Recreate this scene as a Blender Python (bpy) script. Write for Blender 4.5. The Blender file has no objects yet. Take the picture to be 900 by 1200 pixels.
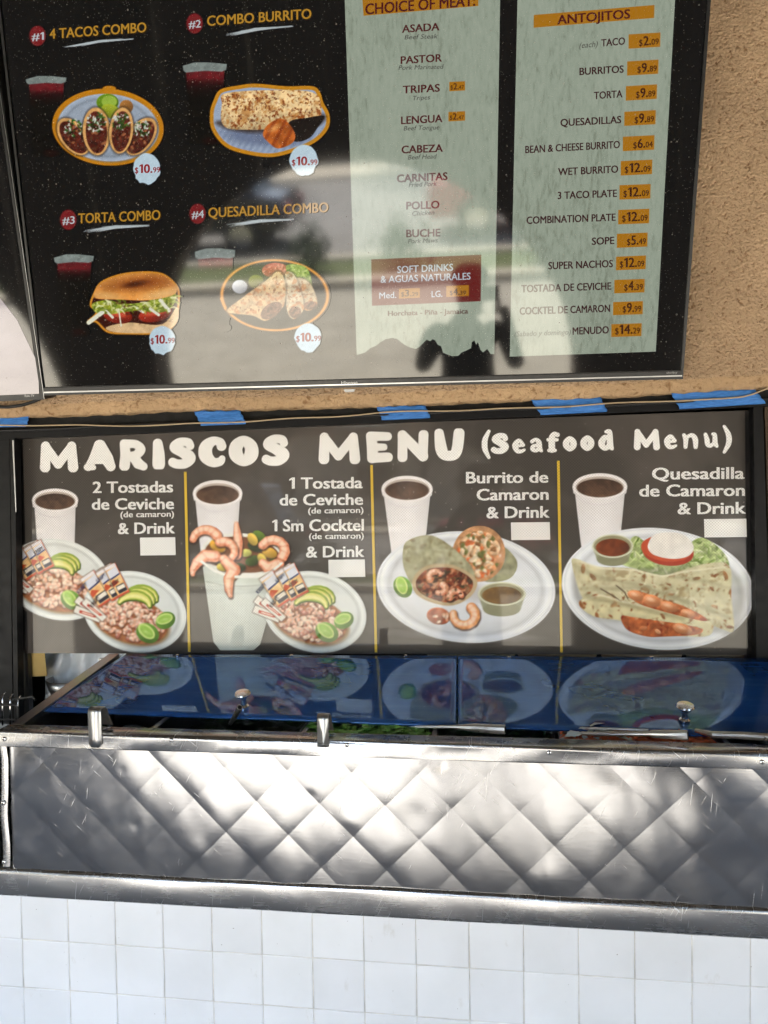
import bpy, bmesh, math, random
import numpy as np
from mathutils import Vector, Matrix
R = math.radians

# ------------------------------------------------------------------ camera, light, exposure
EXPO = 3.68
SCN = bpy.context.scene
COL = SCN.collection
FPX, CX, CY = 900.0, 450.0, 600.0            # focal length and centre, in pixels of the 900 x 1200 photograph
_vh = np.array([-6500., 675.]); _vv = np.array([880., 30000.])   # where the level and the upright edges of the wall converge
_X = -np.array([_vh[0]-CX, _vh[1]-CY, FPX]); _X /= np.linalg.norm(_X)
_D = np.array([_vv[0]-CX, _vv[1]-CY, FPX]); _D -= _D.dot(_X)*_X; _D /= np.linalg.norm(_D)
_F = np.cross(_X, _D)
ROT = np.array([_X, _F, -_D])                # camera frame (right, down, forward) -> world
CAM = np.array([0., 0., 1.5])
cd = bpy.data.cameras.new('camera'); cam = bpy.data.objects.new('camera', cd); COL.objects.link(cam)
cd.sensor_fit = 'HORIZONTAL'; cd.sensor_width = 36.0; cd.lens = 36.0*FPX/900.0
cd.clip_start = 0.02; cd.clip_end = 500
m3 = ROT @ np.diag([1., -1., -1.])
M = Matrix([[*m3[0], 0], [*m3[1], 0], [*m3[2], 0], [0, 0, 0, 1]]); M.translation = Vector(CAM)
cam.matrix_world = M
SCN.camera = cam

SUN_EL, SUN_AZ = R(46), R(-20)                # azimuth measured from the street side (-Y) towards +X
W = bpy.data.worlds.new('World'); SCN.world = W; W.use_nodes = True
wn = W.node_tree.nodes; wl = W.node_tree.links
sky = wn.new('ShaderNodeTexSky'); sky.sky_type = 'NISHITA'; sky.sun_disc = False
sdir = Vector((math.sin(SUN_AZ)*math.cos(SUN_EL), -math.cos(SUN_AZ)*math.cos(SUN_EL), math.sin(SUN_EL)))
sky.sun_elevation = SUN_EL; sky.sun_rotation = math.atan2(sdir.x, sdir.y)
wn['Background'].inputs[1].default_value = 0.12
wl.new(sky.outputs[0], wn['Background'].inputs[0])
sl = bpy.data.lights.new('sun', 'SUN'); sl.energy = 4.5; sl.angle = R(0.5); sl.color = (1.0, .95, .87)
so = bpy.data.objects.new('sun', sl); COL.objects.link(so)
so.rotation_euler = (-sdir).to_track_quat('-Z', 'Y').to_euler()
vs = SCN.view_settings
vs.view_transform = 'Standard'; vs.look = 'None'; vs.exposure = EXPO; vs.gamma = 1.0
SCN.cycles.use_denoising = True
SCN.cycles.max_bounces = 10; SCN.cycles.diffuse_bounces = 5
SCN.cycles.sample_clamp_indirect = 6.0

# ------------------------------------------------------------------ small maths
def lin(c):
    c = np.asarray(c, float)
    return np.where(c <= .04045, c/12.92, ((c+.055)/1.055)**2.4)
def L(r, g, b, k=1.0): return tuple(float(v)*k for v in lin(np.array([r, g, b])/255.))
def ray(x, y): return ROT @ np.array([x-CX, y-CY, FPX])
class Plane:
    def __init__(s, p, n): s.p = np.array(p, float); s.n = np.array(n, float)/np.linalg.norm(n)
    def at(s, x, y, o=0.0):
        d = ray(x, y); q = s.p + s.n*o
        return CAM + d*(s.n.dot(q-CAM)/s.n.dot(d))
    def many(s, X, Y, o=0.0):
        d = np.stack([X-CX, Y-CY, np.full_like(X, FPX)], -1) @ ROT.T
        t = s.n.dot(s.p+s.n*o-CAM)/(d @ s.n)
        return CAM + d*t[..., None]
def onY(x, y, Y): d = ray(x, y); return CAM + d*(Y/d[1])
BAN_Y = 2.10
ban = Plane((0, BAN_Y, 0), (0, -1, 0))
_t = R(13.8)
tvp = Plane(onY(450, 452, 1.98), (0, -math.cos(_t), -math.sin(_t)))
_h = np.random.RandomState(11).rand(4096)
def vnoise(x, y, seed=0):
    xi = np.floor(x).astype(int); yi = np.floor(y).astype(int); fx = x-xi; fy = y-yi
    fx = fx*fx*(3-2*fx); fy = fy*fy*(3-2*fy)
    def h(a, b): return _h[(a*73 + b*179 + a*b*13 + seed*31) & 4095]
    return (h(xi, yi)*(1-fx)+h(xi+1, yi)*fx)*(1-fy)+(h(xi, yi+1)*(1-fx)+h(xi+1, yi+1)*fx)*fy
def fbm(x, y, sc, seed=0, o=3):
    s = 0; a = 1; t = 0
    for k in range(o): s = s+a*vnoise(x/sc*2**k+17*k, y/sc*2**k+5*k, seed+k); t += a; a *= .55
    return s/t

# ------------------------------------------------------------------ objects
def tag(o, label=None, cat=None, group=None, kind=None):
    if label: o['label'] = label
    if cat: o['category'] = cat
    if group: o['group'] = group
    if kind: o['kind'] = kind
    return o
def empty(name, loc, label, cat, group=None):
    o = bpy.data.objects.new(name, None); COL.objects.link(o); o.location = Vector(loc); o.empty_display_size = .05
    return tag(o, label, cat, group)
def link(name, me, parent=None, loc=None):
    o = bpy.data.objects.new(name, me); COL.objects.link(o)
    if parent is not None:
        o.parent = parent
        p = parent; off = Vector((0, 0, 0))
        while p is not None: off += p.location; p = p.parent
        o.location = (Vector(loc) if loc is not None else Vector((0, 0, 0))) - off
    elif loc is not None: o.location = Vector(loc)
    return o
def mesh(name, V, Fc, mat, parent=None, smooth=False, loc=None):
    me = bpy.data.meshes.new(name); me.from_pydata([tuple(map(float, v)) for v in V], [], [tuple(f) for f in Fc]); me.update()
    if mat: me.materials.append(mat)
    if smooth: me.polygons.foreach_set('use_smooth', [True]*len(me.polygons))
    return link(name, me, parent, loc)
class MB:
    """collects shapes for ONE mesh"""
    def __init__(s): s.V = []; s.F = []
    def add(s, V, Fc):
        n = len(s.V); s.V += [tuple(map(float, v)) for v in V]; s.F += [tuple(i+n for i in f) for f in Fc]; return s
    def box(s, a, b, bev=0.0):
        a = np.minimum(a, b); b2 = np.maximum(a, b); b = b2
        if bev <= 0:
            V = [(x, y, z) for z in (a[2], b[2]) for y in (a[1], b[1]) for x in (a[0], b[0])]
            return s.add(V, [(0, 2, 3, 1), (4, 5, 7, 6), (0, 1, 5, 4), (2, 6, 7, 3), (0, 4, 6, 2), (1, 3, 7, 5)])
        bm = bmesh.new(); bmesh.ops.create_cube(bm, size=1)
        for v in bm.verts: v.co = Vector(((a[0]+b[0])/2+v.co.x*(b[0]-a[0]), (a[1]+b[1])/2+v.co.y*(b[1]-a[1]), (a[2]+b[2])/2+v.co.z*(b[2]-a[2])))
        bmesh.ops.bevel(bm, geom=bm.edges[:], offset=bev, segments=2, affect='EDGES', profile=.6)
        bm.verts.index_update(); V = [tuple(v.co) for v in bm.verts]; Fc = [[v.index for v in f.verts] for f in bm.faces]; bm.free()
        return s.add(V, Fc)
    def prism(s, pts, d):
        """pts: 3-D outline, d: vector to its back copy"""
        P = [np.array(p, float) for p in pts]; n = len(P); V = P+[p+np.array(d, float) for p in P]
        return s.add(V, [tuple(range(n)), tuple(range(2*n-1, n-1, -1))]+[(i, i+n, (i+1) % n+n, (i+1) % n) for i in range(n)])
    def tube(s, pts, r, n=8, cap=True):
        P = [np.array(p, float) for p in pts]; rr = r if hasattr(r, '__len__') else [r]*len(P)
        rings = []; up = None
        for i, p in enumerate(P):
            t = P[min(i+1, len(P)-1)]-P[max(i-1, 0)]; t /= (np.linalg.norm(t)+1e-12)
            if up is None: up = np.array([0, 0, 1.]) if abs(t[2]) < .9 else np.array([1., 0, 0])
            u = np.cross(t, up); u /= (np.linalg.norm(u)+1e-12); v = np.cross(u, t); up = v
            rings.append([p+rr[i]*(math.cos(a)*u+math.sin(a)*v) for a in [2*math.pi*k/n for k in range(n)]])
        V = [q for g in rings for q in g]; Fc = []
        for i in range(len(P)-1):
            for k in range(n): a = i*n+k; b = i*n+(k+1) % n; Fc.append((a, b, b+n, a+n))
        if cap: Fc += [tuple(range(n-1, -1, -1)), tuple(range((len(P)-1)*n, len(P)*n))]
        return s.add(V, Fc)
    def lathe(s, c, prof, axis=(0, 0, 1), n=20):
        """prof: (radius, height) along axis from c"""
        ax = np.array(axis, float); ax /= np.linalg.norm(ax)
        u = np.cross(ax, (0, 0, 1.) if abs(ax[2]) < .9 else (1., 0, 0)); u /= np.linalg.norm(u); v = np.cross(ax, u)
        V = []; Fc = []
        for (r, h) in prof:
            for k in range(n): a = 2*math.pi*k/n; V.append(np.array(c)+ax*h+max(r, 1e-5)*(math.cos(a)*u+math.sin(a)*v))
        for i in range(len(prof)-1):
            for k in range(n): a = i*n+k; b = i*n+(k+1) % n; Fc.append((a, b, b+n, a+n))
        Fc += [tuple(range(n-1, -1, -1)), tuple(range((len(prof)-1)*n, len(prof)*n))]
        return s.add(V, Fc)
    def build(s, name, mat, parent=None, smooth=False, auto=False):
        o = mesh(name, s.V, s.F, mat, parent, smooth)
        if auto:
            bm = bmesh.new(); bm.from_mesh(o.data)
            bmesh.ops.recalc_face_normals(bm, faces=bm.faces)
            for f in bm.faces: f.smooth = True
            for e in bm.edges:
                if len(e.link_faces) == 2 and e.calc_face_angle(0) > R(35): e.smooth = False
            bm.to_mesh(o.data); bm.free()
        return o

# ------------------------------------------------------------------ materials
def newmat(name):
    m = bpy.data.materials.new(name); m.use_nodes = True; nt = m.node_tree
    return m, nt, nt.nodes['Principled BSDF'], nt.nodes['Material Output']
def N(nt, t, **k):
    n = nt.nodes.new(t)
    for a, b in k.items(): setattr(n, a, b)
    return n
def ramp(nt, fac, stops):
    r = N(nt, 'ShaderNodeValToRGB'); e = r.color_ramp.elements
    while len(e) < len(stops): e.new(.5)
    for i, (p, c) in enumerate(stops): e[i].position = p; e[i].color = (*c, 1) if len(c) == 3 else c
    nt.links.new(fac, r.inputs[0]); return r
def mapped(nt, scale=(1, 1, 1), rot=(0, 0, 0), src='Position'):
    g = N(nt, 'ShaderNodeNewGeometry') if src == 'Position' else N(nt, 'ShaderNodeTexCoord')
    m = N(nt, 'ShaderNodeMapping'); m.inputs['Scale'].default_value = scale; m.inputs['Rotation'].default_value = rot
    nt.links.new(g.outputs[src], m.inputs[0]); return m.outputs[0]
def noise(nt, vec, scale, detail=4, rough=.55, dist=0):
    n = N(nt, 'ShaderNodeTexNoise'); n.inputs['Scale'].default_value = scale; n.inputs['Detail'].default_value = detail
    n.inputs['Roughness'].default_value = rough; n.inputs['Distortion'].default_value = dist
    nt.links.new(vec, n.inputs['Vector']); return n.outputs[0]
def math_(nt, op, a, b=None, c=None):
    n = N(nt, 'ShaderNodeMath', operation=op)
    for i, v in enumerate((a, b, c)):
        if v is None: continue
        if isinstance(v, (int, float)): n.inputs[i].default_value = v
        else: nt.links.new(v, n.inputs[i])
    return n.outputs[0]
def mixc(nt, fac, a, b, mode='MIX'):
    n = N(nt, 'ShaderNodeMix', data_type='RGBA', blend_type=mode)
    for s_, v in ((0, fac), (6, a), (7, b)):
        if isinstance(v, (int, float)): n.inputs[s_].default_value = v
        elif isinstance(v, tuple): n.inputs[s_].default_value = (*v, 1)
        else: nt.links.new(v, n.inputs[s_])
    return n.outputs[2]
def bump(nt, h, strength, dist, bsdf, prev=None):
    b = N(nt, 'ShaderNodeBump'); b.inputs['Strength'].default_value = strength; b.inputs['Distance'].default_value = dist
    nt.links.new(h, b.inputs['Height'])
    if prev is not None: nt.links.new(prev, b.inputs['Normal'])
    if bsdf: nt.links.new(b.outputs[0], bsdf.inputs['Normal'])
    return b.outputs[0]
def plain(name, col, rough=.5, metal=0.0, var=.12, nsc=14, spec=.5, bmp=0.0, bsc=60, coat=0):
    m, nt, b, o = newmat(name)
    v = mapped(nt); n = noise(nt, v, nsc, 5)
    r = ramp(nt, n, [(.25, tuple(c*(1-var) for c in col)), (.75, tuple(min(c*(1+var), 1) for c in col))])
    nt.links.new(r.outputs[0], b.inputs['Base Color'])
    rr = ramp(nt, noise(nt, v, nsc*2.3, 4), [(.3, (rough*.8,)*3), (.7, (min(rough*1.2, 1),)*3)])
    nt.links.new(rr.outputs[0], b.inputs['Roughness'])
    b.inputs['Metallic'].default_value = metal; b.inputs['Specular IOR Level'].default_value = spec
    b.inputs['Coat Weight'].default_value = coat; b.inputs['Coat Roughness'].default_value = .05
    if bmp: bump(nt, noise(nt, v, bsc, 3), .5, bmp, b)
    return m

def stucco_mat(name, col, sc=95):
    m, nt, b, o = newmat(name)
    v = mapped(nt)
    n1 = noise(nt, v, 5, 4); n2 = noise(nt, v, sc, 3, .6, .6)
    vo = N(nt, 'ShaderNodeTexVoronoi', feature='SMOOTH_F1'); vo.inputs['Scale'].default_value = sc*1.15
    w = mixc(nt, .12, v, noise(nt, v, sc*.5, 2)); nt.links.new(v, vo.inputs['Vector'])
    h = math_(nt, 'ADD', n2, math_(nt, 'MULTIPLY', vo.outputs[0], -.55))
    r = ramp(nt, n1, [(.3, tuple(c*.82 for c in col)), (.7, tuple(c*1.1 for c in col))])
    pit = ramp(nt, h, [(.0, (.55, .47, .40)), (.16, (1, 1, 1))])
    c = mixc(nt, 1.0, r.outputs[0], pit.outputs[0], 'MULTIPLY')
    nt.links.new(c, b.inputs['Base Color']); b.inputs['Roughness'].default_value = .9; b.inputs['Specular IOR Level'].default_value = .2
    bump(nt, h, 1.0, .011, b)
    return m
M_STUCCO = stucco_mat('tan_stucco', (.58, .40, .25), 135)
M_STUCCO_S = stucco_mat('tan_stucco_trowelled_lip', (.56, .375, .215), 60)
M_BLACK = plain('black_painted_metal', (.005, .005, .006), .5, 0, .3, 20, .2)
M_BLACKP = plain('black_plastic', (.012, .012, .013), .38, 0, .2, 40)
M_RUBBER = plain('black_cable_rubber', (.01, .01, .01), .5)
M_BOARD = plain('black_foam_strip', (.012, .012, .012), .7, 0, .45, 26, .3, .002, 90)
M_CHROME = plain('polished_chrome', (.75, .75, .76), .2, 1, .05)
M_SATIN = plain('satin_steel', (.66, .66, .67), .33, 1, .08)
M_DARKGLASS = plain('dark_room_glass', (.008, .008, .009), .06)

def steel_mat(name, base=.6, rough=.27, scr=1.0, vert=False):
    m, nt, b, o = newmat(name)
    v = mapped(nt, (2.0, 2.0, 60.0) if not vert else (60, 2, 2))
    br = noise(nt, v, 9, 6, .7)
    big = noise(nt, mapped(nt), 7, 4)
    c = ramp(nt, big, [(.3, (base*.9, base*.9, base*.92)), (.7, (base*1.08, base*1.08, base*1.08))])
    # scratches: short thin strokes at a few angles
    sc = None
    for k, (rot, s1, s2, off) in enumerate([((0, R(62), 0), 16, 520, 0), ((0, R(-40), 0), 20, 560, 3), ((0, R(84), 0), 13, 480, 8)]):
        mp = mapped(nt, (s1, 1, s2)); mp.node.inputs['Rotation'].default_value = rot; mp.node.inputs['Location'].default_value = (off, off, off)
        mp.node.vector_type = 'TEXTURE' if False else 'POINT'
        # rotate first, then stretch
        rt = mapped(nt, (1, 1, 1), rot); sm = N(nt, 'ShaderNodeMapping'); sm.inputs['Scale'].default_value = (s1, 3, s2); sm.inputs['Location'].default_value = (off, off, off)
        nt.links.new(rt, sm.inputs[0]); nt.nodes.remove(mp.node)
        n = noise(nt, sm.outputs[0], 1.0, 2, .4)
        t = ramp(nt, n, [(.72, (0, 0, 0)), (.77, (.8,)*3)]).outputs[0]
        sc = t if sc is None else math_(nt, 'MAXIMUM', sc, t)
    pt = ramp(nt, noise(nt, mapped(nt), 5, 2), [(.42, (.1,)*3), (.62, (1, 1, 1))]).outputs[0]
    sc = math_(nt, 'MULTIPLY', math_(nt, 'MULTIPLY', sc, scr), pt)
    base_c = mixc(nt, math_(nt, 'MULTIPLY', sc, .6), c.outputs[0], (.85, .85, .84))
    nt.links.new(base_c, b.inputs['Base Color'])
    b.inputs['Metallic'].default_value = 1
    smudge = noise(nt, mapped(nt, (1, 1, 1.6)), 16, 5, .6)
    rg = math_(nt, 'ADD', math_(nt, 'MULTIPLY', br, .10), math_(nt, 'MULTIPLY', smudge, .14))
    rg = math_(nt, 'ADD', rg, rough-.12); rg = math_(nt, 'ADD', rg, math_(nt, 'MULTIPLY', sc, .25))
    nt.links.new(rg, b.inputs['Roughness'])
    p = bump(nt, br, .18, .0004, None); bump(nt, sc, .3, .0004, b, p)
    return m
M_STEEL = steel_mat('brushed_stainless', .45, .26)
M_STEELQ = steel_mat('quilted_stainless', .34, .16, 1.0)
M_STEELD = steel_mat('dull_stainless', .42, .34, .6)
M_PAN = steel_mat('stained_pan_steel', .42, .32, .3)

def tile_mat():
    m, nt, b, o = newmat('white_glazed_tile')
    oi = N(nt, 'ShaderNodeObjectInfo')
    v = mapped(nt)
    r1 = ramp(nt, oi.outputs['Random'], [(0, (.67, .665, .675)), (1, (.72, .715, .72))])
    sp = ramp(nt, noise(nt, v, 130, 2), [(.20, (.35, .3, .25)), (.235, (1, 1, 1))])
    gr = ramp(nt, noise(nt, mapped(nt, (1, 1, 1)), 6, 5), [(.3, (.93, .93, .92)), (.6, (1, 1, 1))])
    stn = ramp(nt, noise(nt, mapped(nt, (1, 1, .5)), 24, 5, .7), [(.27, (.91, .89, .86)), (.36, (1, 1, 1))])
    c = mixc(nt, 1, r1.outputs[0], sp.outputs[0], 'MULTIPLY'); c = mixc(nt, 1, c, stn.outputs[0], 'MULTIPLY'); c = mixc(nt, 1, c, gr.outputs[0], 'MULTIPLY')
    nt.links.new(c, b.inputs['Base Color']); b.inputs['Roughness'].default_value = .16
    b.inputs['Coat Weight'].default_value = .3
    bump(nt, noise(nt, v, 12, 2), .15, .002, b)
    return m
M_TILE = tile_mat()
M_GROUT = plain('dirty_grout', (.55, .51, .45), .95, 0, .35, 30)
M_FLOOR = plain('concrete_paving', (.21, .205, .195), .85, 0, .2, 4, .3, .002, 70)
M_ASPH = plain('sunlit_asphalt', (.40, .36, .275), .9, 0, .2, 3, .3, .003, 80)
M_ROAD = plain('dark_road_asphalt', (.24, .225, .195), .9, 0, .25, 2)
M_KERB = plain('pale_concrete_kerb', (.62, .54, .40), .85, 0, .15, 6)
M_CEIL = plain('dark_ceiling_boards', (.06, .05, .04), .8, 0, .2, 5)
M_GRASS = plain('dry_green_grass', (.10, .13, .035), .95, 0, .5, 9, .2)
M_LEAF = plain('tree_leaves', (.05, .085, .025), .6, 0, .45, 3)
M_BARK = plain('tree_bark', (.12, .085, .06), .9, 0, .3, 14)

# ---- screen: printed light behind a dusty glossy sheet
EM = 2.0**(-EXPO)
def screen_finish(m, nt, b, o, emis, strength=1.0):
    b.inputs['Base Color'].default_value = (.006, .006, .006, 1)
    b.inputs['Roughness'].default_value = .055
    b.inputs['IOR'].default_value = 1.66
    if isinstance(emis, tuple): b.inputs['Emission Color'].default_value = (*emis, 1)
    else: nt.links.new(emis, b.inputs['Emission Color'])
    b.inputs['Emission Strength'].default_value = EM*strength
    # dust specks and faint run marks lying on the sheet
    v = mapped(nt)
    vo = N(nt, 'ShaderNodeTexVoronoi'); vo.inputs['Scale'].default_value = 62; nt.links.new(v, vo.inputs['Vector'])
    pick = N(nt, 'ShaderNodeSeparateColor'); nt.links.new(vo.outputs['Color'], pick.inputs[0])
    rad = math_(nt, 'MULTIPLY', pick.outputs[0], .13)
    sp = math_(nt, 'LESS_THAN', vo.outputs[0], rad)
    sp = math_(nt, 'MULTIPLY', sp, math_(nt, 'GREATER_THAN', pick.outputs[1], .35))
    vo2 = N(nt, 'ShaderNodeTexVoronoi'); vo2.inputs['Scale'].default_value = 150; nt.links.new(v, vo2.inputs['Vector'])
    sp2 = math_(nt, 'MULTIPLY', math_(nt, 'LESS_THAN', vo2.outputs[0], .13), .45)
    st = ramp(nt, noise(nt, mapped(nt, (38, 1, 1.1)), 1.0, 3), [(.58, (0, 0, 0)), (.78, (.03,)*3)])
    film = ramp(nt, noise(nt, v, 3, 4), [(.3, (.0,)*3), (.8, (.006,)*3)])
    f = math_(nt, 'MAXIMUM', math_(nt, 'MULTIPLY', sp, .42), math_(nt, 'MULTIPLY', sp2, .5))
    f = math_(nt, 'ADD', f, math_(nt, 'ADD', st.outputs[0], film.outputs[0]))
    d = N(nt, 'ShaderNodeBsdfDiffuse'); d.inputs[0].default_value = (.30, .28, .25, 1)
    mx = N(nt, 'ShaderNodeMixShader'); nt.links.new(f, mx.inputs[0]); nt.links.new(b.outputs[0], mx.inputs[1]); nt.links.new(d.outputs[0], mx.inputs[2])
    nt.links.new(mx.outputs[0], o.inputs[0])
    return m
_sm = {}
def screen_mat(rgb, name='screen_light'):
    if rgb not in _sm:
        m, nt, b, o = newmat(name); _sm[rgb] = screen_finish(m, nt, b, o, L(*rgb))
    return _sm[rgb]
def screen_attr():
    m, nt, b, o = newmat('screen_picture'); a = N(nt, 'ShaderNodeAttribute', attribute_name='Col')
    return screen_finish(m, nt, b, o, a.outputs['Color'])
def screen_panel():
    m, nt, b, o = newmat('screen_washed_green_panel')
    a = noise(nt, mapped(nt, (120, 120, 14)), 1.0, 5, .65, .4); bb = noise(nt, mapped(nt, (9, 9, 3)), 1.0, 3)
    f = math_(nt, 'MULTIPLY', math_(nt, 'ADD', a, math_(nt, 'MULTIPLY', bb, .55)), .72)
    r = ramp(nt, f, [(.40, L(120, 128, 112)), (.52, L(140, 150, 134)), (.66, L(148, 157, 141))])
    return screen_finish(m, nt, b, o, r.outputs[0])

# ---- banner: ink on perforated film, stuck on dark glass
PK = 1.04
def perf_finish(m, nt, b, col):
    g = N(nt, 'ShaderNodeNewGeometry'); s = N(nt, 'ShaderNodeSeparateXYZ'); nt.links.new(g.outputs['Position'], s.inputs[0])
    k = 2*math.pi/.0076
    cx = math_(nt, 'COSINE', math_(nt, 'MULTIPLY', s.outputs[0], k)); cz = math_(nt, 'COSINE', math_(nt, 'MULTIPLY', s.outputs[2], k))
    hole = math_(nt, 'MULTIPLY', cx, cz)
    r = ramp(nt, math_(nt, 'MULTIPLY_ADD', hole, .5, .5), [(.45, (1, 1, 1)), (.85, (.62, .61, .60))])
    dirt_glare = ramp(nt, noise(nt, mapped(nt), 4, 5), [(.3, (.90, .88, .86)), (.65, (1, 1, 1))]); fade = ramp(nt, noise(nt, mapped(nt, (1, 1, .8)), 2.6, 4, .6, .8), [(.45, (0, 0, 0)), (.75, (.055, .045, .04))])
    c = mixc(nt, 1.0, col, r.outputs[0], 'MULTIPLY'); c = mixc(nt, 1, c, dirt_glare.outputs[0], 'MULTIPLY'); c = mixc(nt, 1, c, fade.outputs[0], 'ADD')
    # pale road dust on the film
    vo = N(nt, 'ShaderNodeTexVoronoi'); vo.inputs['Scale'].default_value = 70; nt.links.new(g.outputs['Position'], vo.inputs['Vector'])
    pk = N(nt, 'ShaderNodeSeparateColor'); nt.links.new(vo.outputs['Color'], pk.inputs[0])
    cl = ramp(nt, noise(nt, mapped(nt), 3.3, 3), [(.5, (0, 0, 0)), (.62, (1, 1, 1))])
    sp = math_(nt, 'MULTIPLY', math_(nt, 'LESS_THAN', vo.outputs[0], math_(nt, 'MULTIPLY', pk.outputs[0], .14)), cl.outputs[0])
    c = mixc(nt, math_(nt, 'MULTIPLY', sp, .5), c, (.55, .52, .46))
    nt.links.new(c, b.inputs['Base Color'])
    b.inputs['Roughness'].default_value = .5; b.inputs['Specular IOR Level'].default_value = .25
    b.inputs['Coat Weight'].default_value = .7; b.inputs['Coat Roughness'].default_value = .04; b.inputs['Coat IOR'].default_value = 1.4
    return m
_pm = {}
def perf_mat(rgb):
    if rgb not in _pm:
        m, nt, b, o = newmat('printed_film'); c = N(nt, 'ShaderNodeRGB'); c.outputs[0].default_value = (*L(*rgb, PK), 1)
        _pm[rgb] = perf_finish(m, nt, b, c.outputs[0])
    return _pm[rgb]
def perf_attr():
    m, nt, b, o = newmat('printed_film_picture'); a = N(nt, 'ShaderNodeAttribute', attribute_name='Col')
    return perf_finish(m, nt, b, a.outputs['Color'])
M_SATTR = screen_attr(); M_PATTR = perf_attr(); M_SPANEL = screen_panel()
# ------------------------------------------------------------------ flat print: painted pictures (vertex colours) and lettering
class Art:
    def __init__(s, x0, y0, x1, y1, res=1.0, bg=(58, 54, 52)):
        nx = int((x1-x0)*res)+1; ny = int((y1-y0)*res)+1
        s.X, s.Y = np.meshgrid(np.linspace(x0, x1, nx), np.linspace(y0, y1, ny))
        s.c = np.zeros((ny, nx, 3)); s.c[:] = np.array(bg)/255.; s.a = np.zeros((ny, nx)); s.aa = 1.1/res
    def over(s, m, col, op=1.0):
        col = np.asarray(col, float)
        if col.max() > 1.5: col = col/255.
        m2 = (m*op)[..., None]; s.c = s.c*(1-m2)+col*m2; s.a = np.maximum(s.a, m)
    def uv(s, cx, cy, rx, ry, rot=0):
        c, n = math.cos(R(rot)), math.sin(R(rot)); dx = s.X-cx; dy = s.Y-cy
        return (dx*c+dy*n)/rx, (-dx*n+dy*c)/ry
    def ell(s, cx, cy, rx, ry, rot=0, soft=0, p=2.0):
        u, v = s.uv(cx, cy, rx, ry, rot); d = ((np.abs(u)**p+np.abs(v)**p)**(1/p)-1)*min(rx, ry)
        return np.clip(.5-d/(s.aa+soft), 0, 1)
    def sd(s, pts):
        P = np.array(pts, float); n = len(P); d = np.full(s.X.shape, 1e9); sg = np.ones(s.X.shape)
        for i in range(n):
            a = P[i]; b = P[i-1]; e = b-a; wx = s.X-a[0]; wy = s.Y-a[1]
            t = np.clip((wx*e[0]+wy*e[1])/(e.dot(e)+1e-9), 0, 1); d = np.minimum(d, (wx-e[0]*t)**2+(wy-e[1]*t)**2)
            c1 = s.Y >= a[1]; c2 = s.Y < b[1]; c3 = e[0]*wy > e[1]*wx
            sg = np.where((c1 & c2 & c3) | (~c1 & ~c2 & ~c3), -sg, sg)
        return sg*np.sqrt(d)
    def poly(s, pts, soft=0, grow=0): return np.clip(.5-(s.sd(pts)-grow)/(s.aa+soft), 0, 1)
    def spl(s, pts, soft=0, grow=0, k=5): return s.poly(smooth_loop(pts, k), soft, grow)
    def stroke(s, pts, ws=None, soft=0):
        """pts: (x, y, r): rounded stroke of varying width"""
        d = np.full(s.X.shape, 1e9)
        for (ax, ay, ar), (bx, by, br) in zip(pts[:-1], pts[1:]):
            ex, ey = bx-ax, by-ay; t = np.clip(((s.X-ax)*ex+(s.Y-ay)*ey)/(ex*ex+ey*ey+1e-9), 0, 1)
            d = np.minimum(d, np.hypot(s.X-ax-ex*t, s.Y-ay-ey*t)-(ar+(br-ar)*t))
        return np.clip(.5-d/(s.aa+soft), 0, 1)
    def n(s, sc, seed=0, o=3): return fbm(s.X+500, s.Y+500, sc, seed, o)
    def char(s, m, sc, th, col, seed, op=.85, w=.08, sx=1.0):
        n = fbm((s.X+300)*sx, s.Y+300, sc, seed, 4); s.over(m*np.clip((n-th)/w, 0, 1)*(m > .3), col, op)
    def build(s, name, plane, off, mat, parent, k=1.0):
        g = 1+.16*(fbm(s.X, s.Y, 1.6, 77, 2)-.5)+.10*(fbm(s.X, s.Y, 5, 78, 2)-.5); lum = s.c.mean(-1)
        s.c = np.clip(.46+(s.c-.46)*1.12, 0, 1) if s.X.size > 20000 else s.c
        s.c = s.c*(1+(g-1)*np.clip((s.a > .5)*(1.25-lum), 0, 1))[..., None]
        keep = s.a > .03
        q = keep[:-1, :-1] | keep[1:, :-1] | keep[:-1, 1:] | keep[1:, 1:]
        ny, nx = s.X.shape; P = plane.many(s.X, s.Y, off).reshape(-1, 3)
        I = np.arange(ny*nx).reshape(ny, nx); Q = np.stack([I[1:, :-1], I[1:, 1:], I[:-1, 1:], I[:-1, :-1]], -1)[q]
        used = np.unique(Q); mp = np.zeros(ny*nx, int); mp[used] = np.arange(len(used)); Q = mp[Q]; P = P[used]
        me = bpy.data.meshes.new(name); me.vertices.add(len(P)); me.vertices.foreach_set('co', P.astype('f').ravel())
        me.loops.add(Q.size); me.loops.foreach_set('vertex_index', Q.astype('i').ravel())
        me.polygons.add(len(Q)); me.polygons.foreach_set('loop_start', (np.arange(len(Q))*4).astype('i'))
        me.update(calc_edges=True)
        at = me.color_attributes.new('Col', 'FLOAT_COLOR', 'POINT')
        c = np.ones((len(P), 4), 'f'); c[:, :3] = lin(np.clip(s.c, 0, 1)).reshape(-1, 3)[used]*k
        at.data.foreach_set('color', c.ravel()); me.materials.append(mat)
        return link(name, me, parent)
def smooth_loop(pts, k=5):
    P = np.array(pts, float); n = len(P); out = []
    for i in range(n):
        p0, p1, p2, p3 = P[i-1], P[i], P[(i+1) % n], P[(i+2) % n]
        for j in range(k):
            t = j/k; out.append(.5*((2*p1)+(-p0+p2)*t+(2*p0-5*p1+4*p2-p3)*t*t+(-p0+3*p1-3*p2+p3)*t**3))
    return out

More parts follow.
